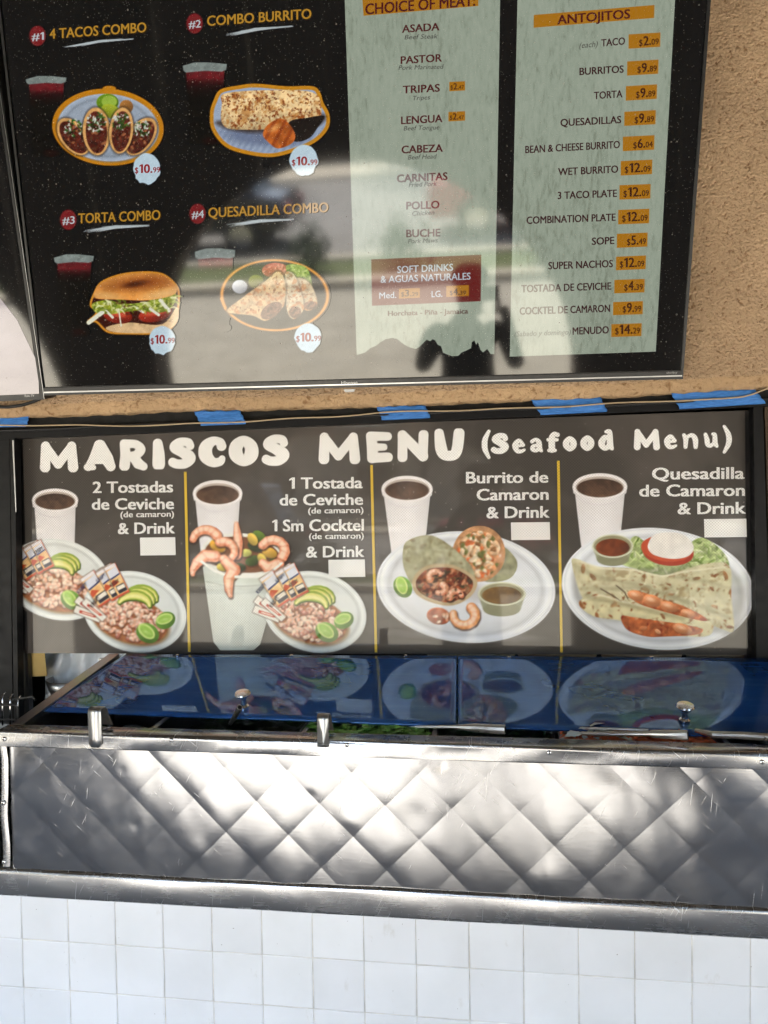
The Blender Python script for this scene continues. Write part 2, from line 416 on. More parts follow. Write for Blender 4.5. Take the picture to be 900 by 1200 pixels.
def glyph_mesh(t, bold, shear):
    """outlines of a line of type; bold type is thickened by four slightly shifted copies, each a hair in front of the last"""
    cu = bpy.data.curves.new('type', 'FONT'); cu.body = t; cu.size = 1; cu.offset = 0; cu.resolution_u = 3; cu.shear = shear
    o = bpy.data.objects.new('type', cu); COL.objects.link(o)
    me = bpy.data.meshes.new_from_object(o.evaluated_get(bpy.context.evaluated_depsgraph_get()))
    bpy.data.objects.remove(o); bpy.data.curves.remove(cu)
    n = len(me.vertices); co = np.zeros(n*3); me.vertices.foreach_get('co', co); co = co.reshape(-1, 3)[:, :2]; Fc = [tuple(p.vertices) for p in me.polygons]; bpy.data.meshes.remove(me)
    return co, Fc
_ONE = np.array([(0, .50), (0, .60), (.15, .70), (.29, .70), (.29, 0), (.13, 0), (.13, .56)])
def type_line(t, bold=.02, shear=0, thin_one=False):
    """(x, y, layer) points and faces; figure ones drawn with a flag, not as a bar"""
    V = []; Fc = []; x = 0.0; run = ''; k = max(.6, min(bold/.03, 1.15))
    def flush(run, x):
        if not run.strip(): return x+.22*len(run)
        co, F0 = glyph_mesh(run.strip(), bold, shear); lead = len(run)-len(run.lstrip()); mn = co[:, 0].min(); w = np.ptp(co[:, 0])
        co = co-[mn, 0]+[x+lead*.25, 0]
        sh = [(0, 0)] if bold < .015 else [(-bold*.55, -bold*.22), (bold*.55, -bold*.22), (-bold*.55, bold*.22), (bold*.55, bold*.22)]
        for i, (dx, dy) in enumerate(sh):
            n = len(V); V.extend([(a+dx, b+dy, i) for a, b in co]); Fc.extend([tuple(q+n for q in f) for f in F0])
        return x+lead*.25+w+.07+(len(run)-len(run.rstrip()))*.25
    for ch in t:
        if ch == '1': x = flush(run, x) if run else x; run = ''; n = len(V); one = _ONE.copy(); one[4:, 0] += 0; one[:, 0] = one[:, 0]*(.8+.2*k); V.extend([(a+x, b, 0) for a, b in one]); Fc.append(tuple(range(n+6, n-1, -1))); x += .29+.10
        else: run += ch
    if run: x = flush(run, x)
    return np.array(V), Fc
def put_type(t, mapper, plane, off, mat, parent, bold, shear, name):
    V, Fc = type_line(t, bold, shear); mn, mx = V[:, 0].min(), V[:, 0].max(); px, py = mapper((V[:, 0]-mn)/(mx-mn), V[:, 1])
    P = np.array([plane.at(a, b, off+.00012*l) for a, b, l in zip(px, py, V[:, 2])])
    return mesh(name, P, Fc, mat, parent)
def lettering(s, x0, x1, y0, y1, cap, plane, off, mat, parent, bold=.02, shear=0, name='lettering', mcap=None):
    """a line of type fitted from x0 to x1, its foot running from y0 to y1, capitals cap pixels tall"""
    return put_type(s, lambda u, v: (x0+(x1-x0)*u, y0+(y1-y0)*u-v*cap/(CAPH+.4*bold)), plane, off, mat, parent, bold, shear, name)
CAPH = .70

def price(parts, x0, x1, y0, y1, cap, plane, off, mat, parent, bold=.03):
    """$ small, figures large, cents small"""
    d, c = parts; w = x1-x0; big = len(d)
    tot = .55+.85*big+.3+1.05; a = .50/tot; b = (.55+.85*big)/tot; e = (.55+.85*big+.28)/tot
    yy = lambda u: y0+(y1-y0)*u
    lettering('$', x0, x0+w*a, yy(0), yy(a), cap*.68, plane, off, mat, parent, bold, name='price_lettering')
    lettering(d+'.', x0+w*(a+.04), x0+w*e, yy(a), yy(e), cap, plane, off, mat, parent, bold*1.6, name='price_lettering')
    lettering(c, x0+w*(e+.02), x1, yy(e), yy(1), cap*.62, plane, off, mat, parent, bold, name='price_lettering')

def flat(name, pts, plane, off, mat, parent):
    P = [plane.at(x, y, off) for x, y in pts]
    return mesh(name, P, [tuple(range(len(P)-1, -1, -1))], mat, parent)
def capsule_rect(x0, y0, x1, y1): return [(x0, y0), (x1, y0), (x1, y1), (x0, y1)]

# ---- food
def shade(a, u, v, base, lo=.62, hi=1.12, dirx=-.5, diry=-.7):
    k = np.clip(.5+.5*(dirx*u+diry*v), 0, 1); f = (lo+(hi-lo)*k)[..., None]
    return np.clip(np.array(base)/255.*f, 0, 1)
def blob(a, cx, cy, rx, ry, rot, base, lo=.7, hi=1.15, op=1.0, soft=0):
    u, v = a.uv(cx, cy, rx, ry, rot); a.over(a.ell(cx, cy, rx, ry, rot, soft), shade(a, u, v, base, lo, hi), op)
def foam_cup(a, cx, cy, rx, ry, xb0, xb1, yb, lip=5, liquid=(84, 64, 52)):
    body = a.poly([(cx-rx, cy), (cx+rx, cy), (cx+rx-1, cy+lip+3), (cx+rx-3, cy+lip+4), (xb1, yb), (xb1-3, yb+3), (xb0+3, yb+3), (xb0, yb), (cx-rx+3, cy+lip+4), (cx-rx+1, cy+lip+3)])
    u = (a.X-cx)/rx; col = np.array([230, 228, 232])/255.*(1-.10*np.clip(u, 0, 1)**2-.04*np.clip(-u, 0, 1))[..., None]
    a.over(body, col)
    a.over(np.clip(1-np.abs(a.Y-(cy+lip+5+ry*.75*(1-u*u)))/1.2, 0, 1)*body, (205, 200, 208), .6)
    a.over(a.ell(cx, cy, rx, ry), (236, 233, 236)); a.over(a.ell(cx, cy+.8, rx*.88, ry*.80), (190, 178, 172))
    lq = a.n(7, 3); u, v = a.uv(cx, cy+1.6, rx*.86, ry*.72)
    a.over(a.ell(cx, cy+1.8, rx*.85, ry*.70), np.array(liquid)/255.*(.75+.55*lq+.15*v)[..., None])
def oval_plate(a, cx, cy, rx, ry, rot=0, col=(222, 228, 236), rim=.86):
    u, v = a.uv(cx, cy, rx, ry, rot); r = np.hypot(u, v)
    a.over(a.ell(cx, cy+1.5, rx, ry, rot, 1.5), (120, 118, 118), .6)
    c = np.array(col)/255.*(1-.10*np.exp(-((r-rim)/.035)**2)+.03*np.exp(-((r-.94)/.03)**2)-.07*np.clip(v, 0, 1)*np.exp(-((r-.78)/.10)**2)-.03*(r < rim))[..., None]
    a.over(a.ell(cx, cy, rx, ry, rot), c)
    a.over(np.clip(1-np.abs(r-.97)/.012, 0, 1)*a.ell(cx, cy, rx, ry, rot), (190, 194, 200), .6)
def lime(a, cx, cy, r, rot, cut=True):
    u, v = a.uv(cx, cy, r, r*.8, rot); a.over(a.ell(cx, cy, r, r*.8, rot), shade(a, u, v, (112, 158, 62), .7, 1.1))
    a.over(a.ell(cx-.1*r, cy-.15*r, r*.82, r*.5, rot+12), (206, 222, 140)); a.over(a.ell(cx-.1*r, cy-.15*r, r*.68, r*.38, rot+12), (158, 196, 92))
    for k in range(5):
        t = R(rot+12+k*36+8); a.over(a.stroke([(cx-.1*r, cy-.15*r, .3), (cx-.1*r+math.cos(t)*r*.6, cy-.15*r+math.sin(t)*r*.33, .3)]), (206, 220, 150), .6)
def avocado(a, cx, cy, s=1.0):
    for k, (dx, dy) in enumerate([(8, -4), (4, -1), (0, 3)]):
        pts = []
        for j in range(9):
            t = R(200+j*20); pts.append((cx+dx*s+math.cos(t)*19*s+0, cy+dy*s+math.sin(t)*13*s+9*s, (2.6+3.6*math.sin(math.pi*j/8))*s))
        a.over(a.stroke([(x+.6, y+1.2, r+.6) for x, y, r in pts]), (74, 92, 30))
        a.over(a.stroke(pts), (146, 168, 62)); a.over(a.stroke([(x, y+.5, r*.62) for x, y, r in pts]), (214, 210, 120)); a.over(a.stroke([(x, y+1.2, r*.3) for x, y, r in pts]), (226, 222, 150))
def ceviche(a, cx, cy, rx, ry, rot=0, seed=0):
    rs = random.Random(seed)
    n = a.n(4, seed, 4)
    a.over(a.ell(cx+1, cy+3, rx*1.04, ry*1.03, rot, 2), (150, 120, 84)); a.over(a.ell(cx, cy+1.5, rx, ry, rot), np.stack([.46+.34*n, .27+.26*n, .15+.2*n], -1))
    pts = []
    for k in range(260):
        t = rs.random()*2*math.pi; r = math.sqrt(rs.random())*.93; c_, s_ = math.cos(R(rot)), math.sin(R(rot))
        x, y = math.cos(t)*r*rx, math.sin(t)*r*ry; pts.append((cy+x*s_+y*c_, cx+x*c_-y*s_))
    for y, x in sorted(pts):
        q = rs.random(); r = rs.uniform(2.0, 4.3); rr = rs.uniform(0, 180)
        base = (214, 166, 142) if q < .5 else (228, 196, 176) if q < .85 else (176, 110, 92)
        # only the neighbourhood is painted
        x0, y0 = a.X[0, 0], a.Y[0, 0]; st = a.X[0, 1]-a.X[0, 0]
        i0, i1 = max(int((y-y0-6)/st), 0), int((y-y0+6)/st)+1; j0, j1 = max(int((x-x0-6)/st), 0), int((x-x0+6)/st)+1
        sub = Art.__new__(Art); sub.X = a.X[i0:i1, j0:j1]; sub.Y = a.Y[i0:i1, j0:j1]; sub.c = a.c[i0:i1, j0:j1]; sub.a = a.a[i0:i1, j0:j1]; sub.aa = a.aa
        if sub.X.size == 0: continue
        sub.over(sub.ell(x+.5, y+.9, r, r*.75, rr, .8), (92, 46, 30), .8)
        blob(sub, x, y, r, r*.72, rr, base, .74, 1.22); sub.over(sub.ell(x-r*.3, y-r*.3, r*.28, r*.2, rr, 1), (252, 240, 228), .7)
        a.c[i0:i1, j0:j1] = sub.c; a.a[i0:i1, j0:j1] = sub.a
def packet(a, cx, cy, w, h, rot, kind=0):
    c, s = math.cos(R(rot)), math.sin(R(rot)); q = lambda u, v: (cx+u*c-v*s, cy+u*s+v*c)
    zig = []
    for u, v in ((-w/2, -h/2), (w/2, -h/2), (w/2, h/2), (-w/2, h/2)): zig.append(q(u, v))
    a.over(a.poly(zig, 1.2, 1.0), (60, 40, 30), .5)
    if kind == 0:
        n = a.n(5, 5)
        a.over(a.poly(zig), np.stack([.84+.12*n, .62+.25*n, .38+.3*n], -1))
        a.over(a.poly([q(-w/2, -h/2), q(w/2, -h/2), q(w/2, -h/2+h*.10), q(-w/2, -h/2+h*.10)]), (225, 220, 225))
        a.over(a.poly([q(-w*.44, -h*.36), q(w*.44, -h*.40), q(w*.44, -h*.12), q(-w*.44, -h*.08)]), (212, 214, 226))
        a.over(a.poly([q(-w*.44, -h*.12), q(w*.44, -h*.16), q(w*.44, -h*.12), q(-w*.44, -h*.07)]), (40, 52, 110))
        a.over(a.poly([q(-w*.34, h*.16), q(w*.42, h*.16), q(w*.42, h*.42), q(-w*.34, h*.42)]), (52, 48, 62)); a.over(a.poly([q(-w*.30, h*.19), q(w*.38, h*.19), q(w*.38, h*.31), q(-w*.30, h*.31)]), (226, 218, 206))
        a.over(a.poly([q(-w*.5, h*.02), q(-w*.3, -h*.06), q(w*.1, h*.08), q(-w*.5, h*.16)]), (196, 84, 44)); a.over(a.poly([q(w*.46, -h*.5), q(w*.5, -h*.5), q(w*.5, h*.5), q(w*.46, h*.5)]), (192, 70, 50))
        a.over(a.poly([q(-w*.5, h*.44), q(w*.5, h*.44), q(w*.5, h*.5), q(-w*.5, h*.5)]), (200, 84, 60))
    else:
        a.over(a.poly(zig), (226, 222, 216)); a.over(a.poly([q(-w*.32, -h*.1), q(w*.36, -h*.3), q(w*.3, h*.1), q(-w*.3, h*.3)]), (186, 66, 44)); a.over(a.poly([q(-w*.22, -h*.0), q(w*.26, -h*.15), q(w*.2, h*.0), q(-w*.2, h*.15)]), (238, 226, 214))
def packets(a, x, y, s=1.0):
    """fan of saltine packets and sauce sachets, (x, y) its middle"""
    for dx, dy, r in ((6, -9, -33), (16, -15, -31)): packet(a, x+dx*s, y+dy*s, 17*s, 34*s, r)
    packet(a, x-3*s, y-2*s, 20*s, 42*s, -34+0); packet(a, x+13*s, y-8*s, 16*s, 40*s, -30)
    packet(a, x+22*s, y-13*s, 15*s, 40*s, -27)
    for dy, r in ((23, 38), (31, 22)): packet(a, x-14*s, y+dy*s-2, 34*s, 9*s, r, 1)
    packet(a, x-6*s, y+24*s, 34*s, 8*s, 42, 1)
def shrimp(a, pts, col=(222, 150, 118)):
    pts = [(x, y, r*.86) for x, y, r in pts]; a.over(a.stroke([(x+.8, y+1.5, r+.7) for x, y, r in pts], soft=1.5), (58, 30, 20), .75)
    m_ = a.stroke(pts); a.over(m_, tex(a, col, .35, 3, 7)); a.char(m_, 3, .62, (190, 84, 52), int(pts[0][0]), .6, .1); a.over(a.stroke([(x-.8, y-1, r*.55) for x, y, r in pts], soft=2), (248, 216, 194), .9)
    for (x, y, r), (x2, y2, r2) in zip(pts[:-1], pts[1:]):
        nx, ny = -(y2-y), x2-x; l = math.hypot(nx, ny)+1e-6; nx /= l; ny /= l
        a.over(a.stroke([(x-nx*r*.9, y-ny*r*.9, .35), (x+nx*r*.9, y+ny*r*.9, .35)], soft=.6), (190, 100, 68), .5)
def shcurve(cx, cy, rad, a0, a1, r0, r1, n=7):
    return [(cx+rad*math.cos(R(a0+(a1-a0)*k/(n-1))), cy+rad*.9*math.sin(R(a0+(a1-a0)*k/(n-1))), r0+(r1-r0)*k/(n-1)) for k in range(n)]
def salsa_cup(a, cx, cy, rx, ry, dep, col):
    a.over(a.poly([(cx-rx, cy), (cx+rx, cy), (cx+rx*.78, cy+dep), (cx, cy+dep+ry*.5), (cx-rx*.78, cy+dep)], 1), (150, 152, 128))
    a.over(a.ell(cx, cy+dep, rx*.78, ry*.6), (138, 138, 112)); a.over(a.ell(cx, cy, rx, ry), (206, 208, 186)); a.over(a.ell(cx, cy, rx*.92, ry*.88), (150, 146, 118))
    u, v = a.uv(cx, cy+1.5, rx*.84, ry*.76); a.over(a.ell(cx, cy+1.6, rx*.82, ry*.74), np.array(col)/255.*(.8+.4*a.n(6, 2)-.12*u)[..., None])
def scatter(a, mask_fn, n, size, cols, seed, box, el=.6, op=.9):
    rs = random.Random(seed); x0, y0, x1, y1 = box; X0, Y0 = a.X[0, 0], a.Y[0, 0]; st = a.X[0, 1]-a.X[0, 0]; H, Wd = a.X.shape
    for k in range(n):
        x, y = rs.uniform(x0, x1), rs.uniform(y0, y1); i, j = int((y-Y0)/st), int((x-X0)/st)
        r = rs.uniform(*size); rt = rs.uniform(0, 180); c = rs.choice(cols)
        if not (0 <= i < H and 0 <= j < Wd) or mask_fn[i, j] < .6: continue
        g = int(size[1]/st)+3; i0, i1, j0, j1 = max(i-g, 0), i+g, max(j-g, 0), j+g
        sub = Art.__new__(Art); sub.X = a.X[i0:i1, j0:j1]; sub.Y = a.Y[i0:i1, j0:j1]; sub.c = a.c[i0:i1, j0:j1]; sub.a = a.a[i0:i1, j0:j1]; sub.aa = a.aa
        m = sub.ell(x, y, r, r*el, rt)*np.clip(mask_fn[i0:i1, j0:j1]*1.0, 0, 1); u, v = sub.uv(x, y, r, r*el, rt)
        sub.over(m, shade(sub, u, v, c, .75, 1.15), op); a.c[i0:i1, j0:j1] = sub.c
def tex(a, base, amp, sc, seed=0):
    return np.clip(np.array(base)/255.*(1-amp/2+amp*a.n(sc, seed, 4))[..., None], 0, 1)
BG = (72, 67, 63)

def picture_tostadas():
    a = Art(16, 566, 221, 768, 1.3, BG)
    foam_cup(a, 64.5, 586, 27, 13.5, 45, 87, 660)
    clip = np.clip(a.X-(17+(a.Y-500)*.014), 0, 1)
    for (px, py, qx, qy, sd) in ((68, 679, 62, 686, 1), (158, 717, 152, 724, 2)):
        oval_plate(a, px, py, 61 if sd == 2 else 62, 47, 14, (222, 226, 226))
        ceviche(a, qx, qy, 46, 27, 18, sd); avocado(a, qx+5, qy-26, .95 if sd == 2 else .9)
        if sd == 1: lime(a, 83, 703, 13, 40)
    packets(a, 31, 662, .86); lime(a, 173, 742, 14, 28); lime(a, 194, 727, 12, -30); packets(a, 116, 692, .95)
    a.a *= clip; return a
def picture_cocktail():
    a = Art(222, 560, 434, 768, 1.3, BG)
    foam_cup(a, 255, 578, 29, 15.5, 236, 277, 655)
    # big foam cup
    body = a.poly([(236, 646), (330, 646), (326, 682), (305, 755), (297, 762), (258, 762), (250, 752), (238, 668)])
    u = (a.X-283)/46; a.over(body, np.array([206, 212, 208])/255.*(1-.16*np.clip(u, 0, 1)-.10*np.clip(-u-.3, 0, 1)+.03*a.n(9, 4))[..., None])
    a.over(np.clip(1-np.abs(a.Y-(680+7*(1-u*u)))/1.5, 0, 1)*body, (170, 176, 172), .8)
    a.over(a.ell(284, 650, 48, 25, 6), (226, 226, 222)); a.over(a.ell(284, 650, 44, 21, 6), (120, 76, 44))
    inner = a.ell(284, 648, 42, 19, 6)
    for x, y, r, c, rt in [(255, 640, 10, (226, 172, 66), 30), (252, 655, 9, (92, 112, 40), 10), (262, 664, 8, (214, 196, 96), 0), (300, 640, 10, (48, 66, 30), 15), (304, 629, 9, (96, 124, 44), 40), (296, 632, 8, (222, 190, 92), 60), (316, 648, 9, (214, 170, 74), 20), (296, 657, 9, (70, 92, 36), -20), (288, 648, 7, (206, 206, 120), 0), (322, 660, 7, (60, 84, 32), 30), (307, 655, 7, (216, 190, 90), 60), (280, 665, 8, (60, 74, 34), 0)]:
        a.over(a.ell(x+1, y+1.5, r, r*.7, rt, 1.5), (60, 34, 20), .6); blob(a, x, y, r, r*.66, rt, c, .65, 1.2)
    shrimp(a, shcurve(241, 634, 15, 190, 330, 5, 7)); shrimp(a, [(277, 650, 7), (279, 636, 6.5), (278, 624, 5), (277, 614, 3)])
    shrimp(a, shcurve(262, 646, 13, 250, 440, 6.5, 4)); shrimp(a, shcurve(320, 645, 14, 210, 400, 6, 7)); shrimp(a, [(326, 661, 8), (315, 666, 8), (308, 660, 6)])
    shrimp(a, [(252, 652, 8), (240, 651, 8), (231, 659, 7), (226, 668, 4.5), (226, 673, 3)]); shrimp(a, [(262, 655, 6), (274, 668, 9), (268, 678, 7), (268, 690, 5.5), (270, 698, 3)])
    a.over(a.stroke([(236, 658, 1.5), (250, 668, 1.7), (262, 673, 1.6)]), (232, 232, 228)); a.over(a.stroke([(276, 676, 1.6), (300, 676, 1.7), (318, 670, 1.6), (330, 660, 1.3)]), (232, 232, 228))
    oval_plate(a, 369, 717, 61, 47, 14, (222, 226, 226)); ceviche(a, 362, 724, 46, 27, 18, 5); avocado(a, 364, 699, .95)
    lime(a, 383, 741, 14, 28); lime(a, 403, 727, 12, -30); packets(a, 326, 692, .95)
    return a
def picture_burrito():
    a = Art(438, 552, 652, 768, 1.3, BG)
    foam_cup(a, 477, 573, 30, 15.5, 459, 497, 650)
    oval_plate(a, 546, 688, 105, 65, 5, (226, 229, 237))
    a.over(a.spl([(566, 632), (590, 640), (606, 658), (600, 676), (580, 682), (564, 676)]), tex(a, (150, 150, 122), .4, 6, 2))
    a.over(a.ell(561, 649, 31, 33, 12), tex(a, (188, 142, 104), .5, 5, 1)); m = a.ell(561, 650, 26, 28, 12); a.over(m, tex(a, (206, 150, 106), .6, 4, 8))
    scatter(a, m, 230, (2, 5), [(232, 196, 160), (236, 214, 188), (214, 120, 74), (150, 108, 70), (120, 120, 70), (240, 224, 196)], 3, (534, 620, 590, 680))
    a.over(a.ell(540, 692, 48, 10, 10, 8), (140, 130, 128), .35)
    tube = a.spl([(477, 634), (500, 627), (520, 634), (545, 655), (556, 672), (552, 690), (520, 700), (488, 690), (474, 668), (472, 648)])
    a.over(tube, tex(a, (176, 174, 146), .3, 7, 6)); u = (a.X-a.Y*.6-80)/60
    a.over(tube*np.clip(np.sin(a.X*.09-a.Y*.19)*1.0-.35, 0, 1), (146, 140, 112), .5); scatter(a, tube, 60, (1, 3), [(146, 128, 96), (200, 196, 168)], 6, (474, 626, 552, 690), op=.6)
    a.char(tube, 6, .60, (140, 134, 104), 51, .6, .1); a.char(tube, 3, .64, (198, 196, 170), 52, .5)
    for k in range(5): a.over(a.stroke([(478+k*16, 640+k*3, .5), (492+k*14, 636+k*6, 1.1), (500+k*12, 664+k*4, .6)], soft=2)*tube, (146, 142, 114), .55)
    end = a.spl([(484, 678), (500, 663), (530, 662), (556, 676), (558, 690), (545, 704), (525, 710), (500, 704), (486, 694)])
    a.over(end, (188, 168, 136)); en = a.spl([(488, 680), (502, 667), (530, 666), (552, 678), (553, 690), (543, 700), (524, 706), (502, 700), (490, 692)]); a.over(en, tex(a, (120, 62, 40), .8, 5, 4))
    scatter(a, en, 130, (2, 4.5), [(140, 68, 40), (96, 44, 28), (178, 96, 56), (74, 58, 34), (150, 110, 80)], 8, (486, 664, 556, 706))
    for cx_, cy_, rd, a0, a1 in [(510, 676, 7, 150, 330), (516, 690, 6, -60, 120), (534, 699, 7, 170, 350)]: shrimp(a, shcurve(cx_, cy_, rd, a0, a1, 5, 3.5), (206, 136, 104))
    a.char(en, 4, .60, (206, 150, 116), 71, .8, .08); a.char(en, 3, .64, (66, 34, 22), 72, .8); a.char(en, 3, .69, (92, 96, 52), 73, .8)
    lime(a, 472, 688, 13, 60)
    salsa_cup(a, 588, 696, 28, 14, 18, (112, 84, 42))
    blob(a, 514, 722, 14, 10, 10, (196, 120, 88), .6, 1.15); scatter(a, a.ell(514, 722, 13, 9, 10), 30, (2, 4), [(226, 176, 146), (240, 214, 192), (178, 92, 60)], 2, (500, 712, 528, 732))
    shrimp(a, shcurve(544, 721, 13, -50, 190, 7, 5, 9), (220, 156, 104))
    a.over(a.ell(546, 745, 70, 5, 2, 5), (190, 196, 214), .35)
    return a
def picture_quesadilla():
    a = Art(652, 548, 886, 770, 1.3, BG)
    foam_cup(a, 703, 570, 32, 15.5, 681, 726, 640)
    oval_plate(a, 771, 690, 113, 71, 6, (226, 229, 236))
    lt = a.spl([(735, 640), (745, 628), (765, 640), (800, 640), (822, 630), (846, 645), (854, 665), (830, 672), (780, 680), (750, 668), (728, 660)]); a.over(lt, tex(a, (164, 180, 122), .7, 4, 5))
    scatter(a, lt, 260, (2, 6), [(196, 208, 150), (132, 158, 84), (214, 220, 180), (108, 132, 62)], 5, (726, 622, 856, 680), .3)
    a.over(a.ell(783, 647, 30, 16, 6), (168, 60, 36)); a.over(a.ell(781, 643, 30, 15, 6), (192, 84, 52))
    a.over(a.spl([(760, 636), (768, 626), (790, 624), (806, 630), (813, 642), (806, 652), (788, 655), (768, 651), (760, 644)]), np.clip(np.array([236, 232, 228])/255.*(.90+.14*a.n(7, 2))[..., None], 0, 1))
    salsa_cup(a, 718, 640, 24, 14, 15, (118, 62, 34))
    q = a.spl([(670, 660), (676, 655), (700, 664), (740, 666), (775, 674), (800, 668), (830, 660), (855, 663), (857, 700), (860, 738), (848, 738), (820, 728), (780, 722), (735, 718), (700, 712), (682, 700)], k=4)
    a.over(a.spl([(672, 664), (700, 668), (857, 668), (863, 742), (820, 736), (690, 722)], 6), (130, 128, 120), .4)
    a.over(q, tex(a, (196, 190, 158), .28, 9, 3)); scatter(a, q, 420, (.8, 1.8), [(150, 132, 96), (222, 216, 190), (168, 152, 112)], 9, (668, 655, 862, 742), op=.7)
    scatter(a, q, 26, (2.5, 6), [(150, 92, 52), (128, 74, 42), (176, 124, 82)], 12, (680, 662, 858, 735), .45, .75)
    a.char(q, 9, .60, (150, 128, 92), 41, .6, .12); a.char(q, 5, .70, (132, 86, 50), 42, .8, .06); a.char(q, 3, .66, (222, 216, 192), 43, .5)
    for p_ in ([(672, 662, 1), (700, 676, 2.5), (740, 684, 2), (790, 700, 2.5), (856, 724, 1)], [(676, 690, 1), (720, 690, 2), (760, 688, 1)], [(790, 676, .8), (830, 682, 2), (858, 690, 1)]): a.over(a.stroke(p_, soft=4)*q, (146, 138, 110), .55)
    for p_ in ([(676, 657, .8), (704, 666, 1.2), (742, 668, 1), (776, 676, 1.2), (802, 670, 1), (852, 664, .7)],): a.over(a.stroke(p_, soft=1), (224, 220, 196), .8)
    for p_ in ([(704, 690, .7), (718, 698, .8), (728, 705, .6)], [(722, 686, .7), (732, 694, .8), (736, 702, .6)]): a.over(a.stroke(p_), (74, 54, 36), .8)
    q2 = a.spl([(678, 706), (700, 696), (730, 706), (790, 718), (830, 728), (836, 736), (825, 746), (770, 742), (730, 728), (695, 722)], k=4)
    a.over(q2, tex(a, (206, 198, 160), .25, 8, 4)); scatter(a, q2, 30, (2, 5), [(150, 88, 50), (182, 136, 92)], 4, (680, 694, 840, 746), .5, .8)
    a.char(q2, 5, .66, (142, 90, 52), 44, .8); a.over(a.stroke([(682, 704, .8), (704, 697, 1), (732, 706, 1), (790, 718, 1.1), (832, 730, .8)], soft=1), (226, 222, 196), .8); a.over(a.stroke([(690, 700, 2), (735, 709, 2.5), (800, 725, 2)], soft=4), (134, 124, 96), .5)
    for pts in ([(738, 696), (746, 692), (770, 700), (800, 710), (824, 722), (826, 728), (790, 720), (750, 708)], [(728, 722), (746, 724), (775, 728), (790, 730), (812, 734), (824, 738), (815, 744), (780, 746), (758, 746), (735, 738)]):
        m = a.spl(pts); a.over(m, tex(a, (176, 98, 56), .7, 4, 2)); scatter(a, m, 110, (2, 4.5), [(206, 130, 86), (160, 74, 40), (228, 170, 128), (140, 60, 34)], 7, (726, 688, 830, 748))
    for x, y, rx, ry in [(745, 698, 10, 6), (764, 704, 11, 7), (784, 711, 11, 6), (806, 719, 9, 5), (800, 737, 12, 6)]: blob(a, x, y, rx, ry, 18, (212, 140, 96), .7, 1.2); a.over(a.ell(x-2, y-2, rx*.45, ry*.35, 18, 2), (240, 206, 178), .7)
    a.a *= np.clip((883.5+(a.Y-480)*.007)-a.X, 0, 1)
    return a

# ---- the television's pictures; colours as the lit screen shows them
SB = (9, 8, 8)
def red_drink(a, x0, x1, y0, y1, b):
    xm = (x0+x1)/2; w = (x1-x0)/2
    m = a.poly([(x0+4, y1), (x1-3, y1), (x1-8, y1+85), (x0+9, y1+85)]); f = np.exp(-np.clip(a.Y-y1-8, 0, 999)/b)
    col = np.stack([.36*f, .10*f, .12*f], -1)*(.75+.5*a.n(5, 4))[..., None]; a.over(m, np.clip(col+np.array(SB)/255.*.8, 0, 1))
    a.over(a.ell(xm+6, y1+82, 9, 4, 0, 3), (44, 18, 18), .7)
    a.over(a.poly([(x0, y0+3), (x0+14, y0-1), (x0+30, y0-1), (x1, y0+1), (x1-1, y1-1), (x1-6, y1+1), (xm, y1), (x0+4, y1+2), (x0+1, y1)]), np.array([118, 126, 122])/255.*(.85+.3*a.n(4, 2))[..., None])
def brush(a, x0, y0, x1, y1, seed):
    rs = random.Random(seed)
    for k in range(6):
        t = rs.uniform(-1.4, 1.4); s0 = rs.uniform(0, .25); s1 = rs.uniform(.8, 1)
        a.over(a.stroke([(x0+(x1-x0)*s0, y0+(y1-y0)*s0+t+1.5, .3), (x0+(x1-x0)*.5, (y0+y1)/2+t*.8-1.4, 1.0), (x0+(x1-x0)*s1, y1+t*.4, .25)]), (176, 184, 186), .85)
    m = a.stroke([(x0+(x1-x0)*.3, y0-4.5, .35), (x1-2, y1-.5, .7)]); a.over(m, (160, 168, 170), .8)
def art_panel(a, pts, ox, oy):
    return [(x+ox, y+oy) for x, y in pts]
def splat(a, cx, cy, rx, ry, seed):
    rs = random.Random(seed); P = []
    for k in range(30):
        t = 2*math.pi*k/30; j = 1+(rs.uniform(-.09, .05) if math.sin(t) > -.2 else rs.uniform(-.02, .02)); P.append((cx+math.cos(t)*rx*j, cy+math.sin(t)*ry*j))
    a.over(a.poly(P), (172, 190, 200))
def badge(a, cx, cy): splat_c = a.ell(cx, cy, 9.6, 11.6); a.over(splat_c, (116, 24, 28))
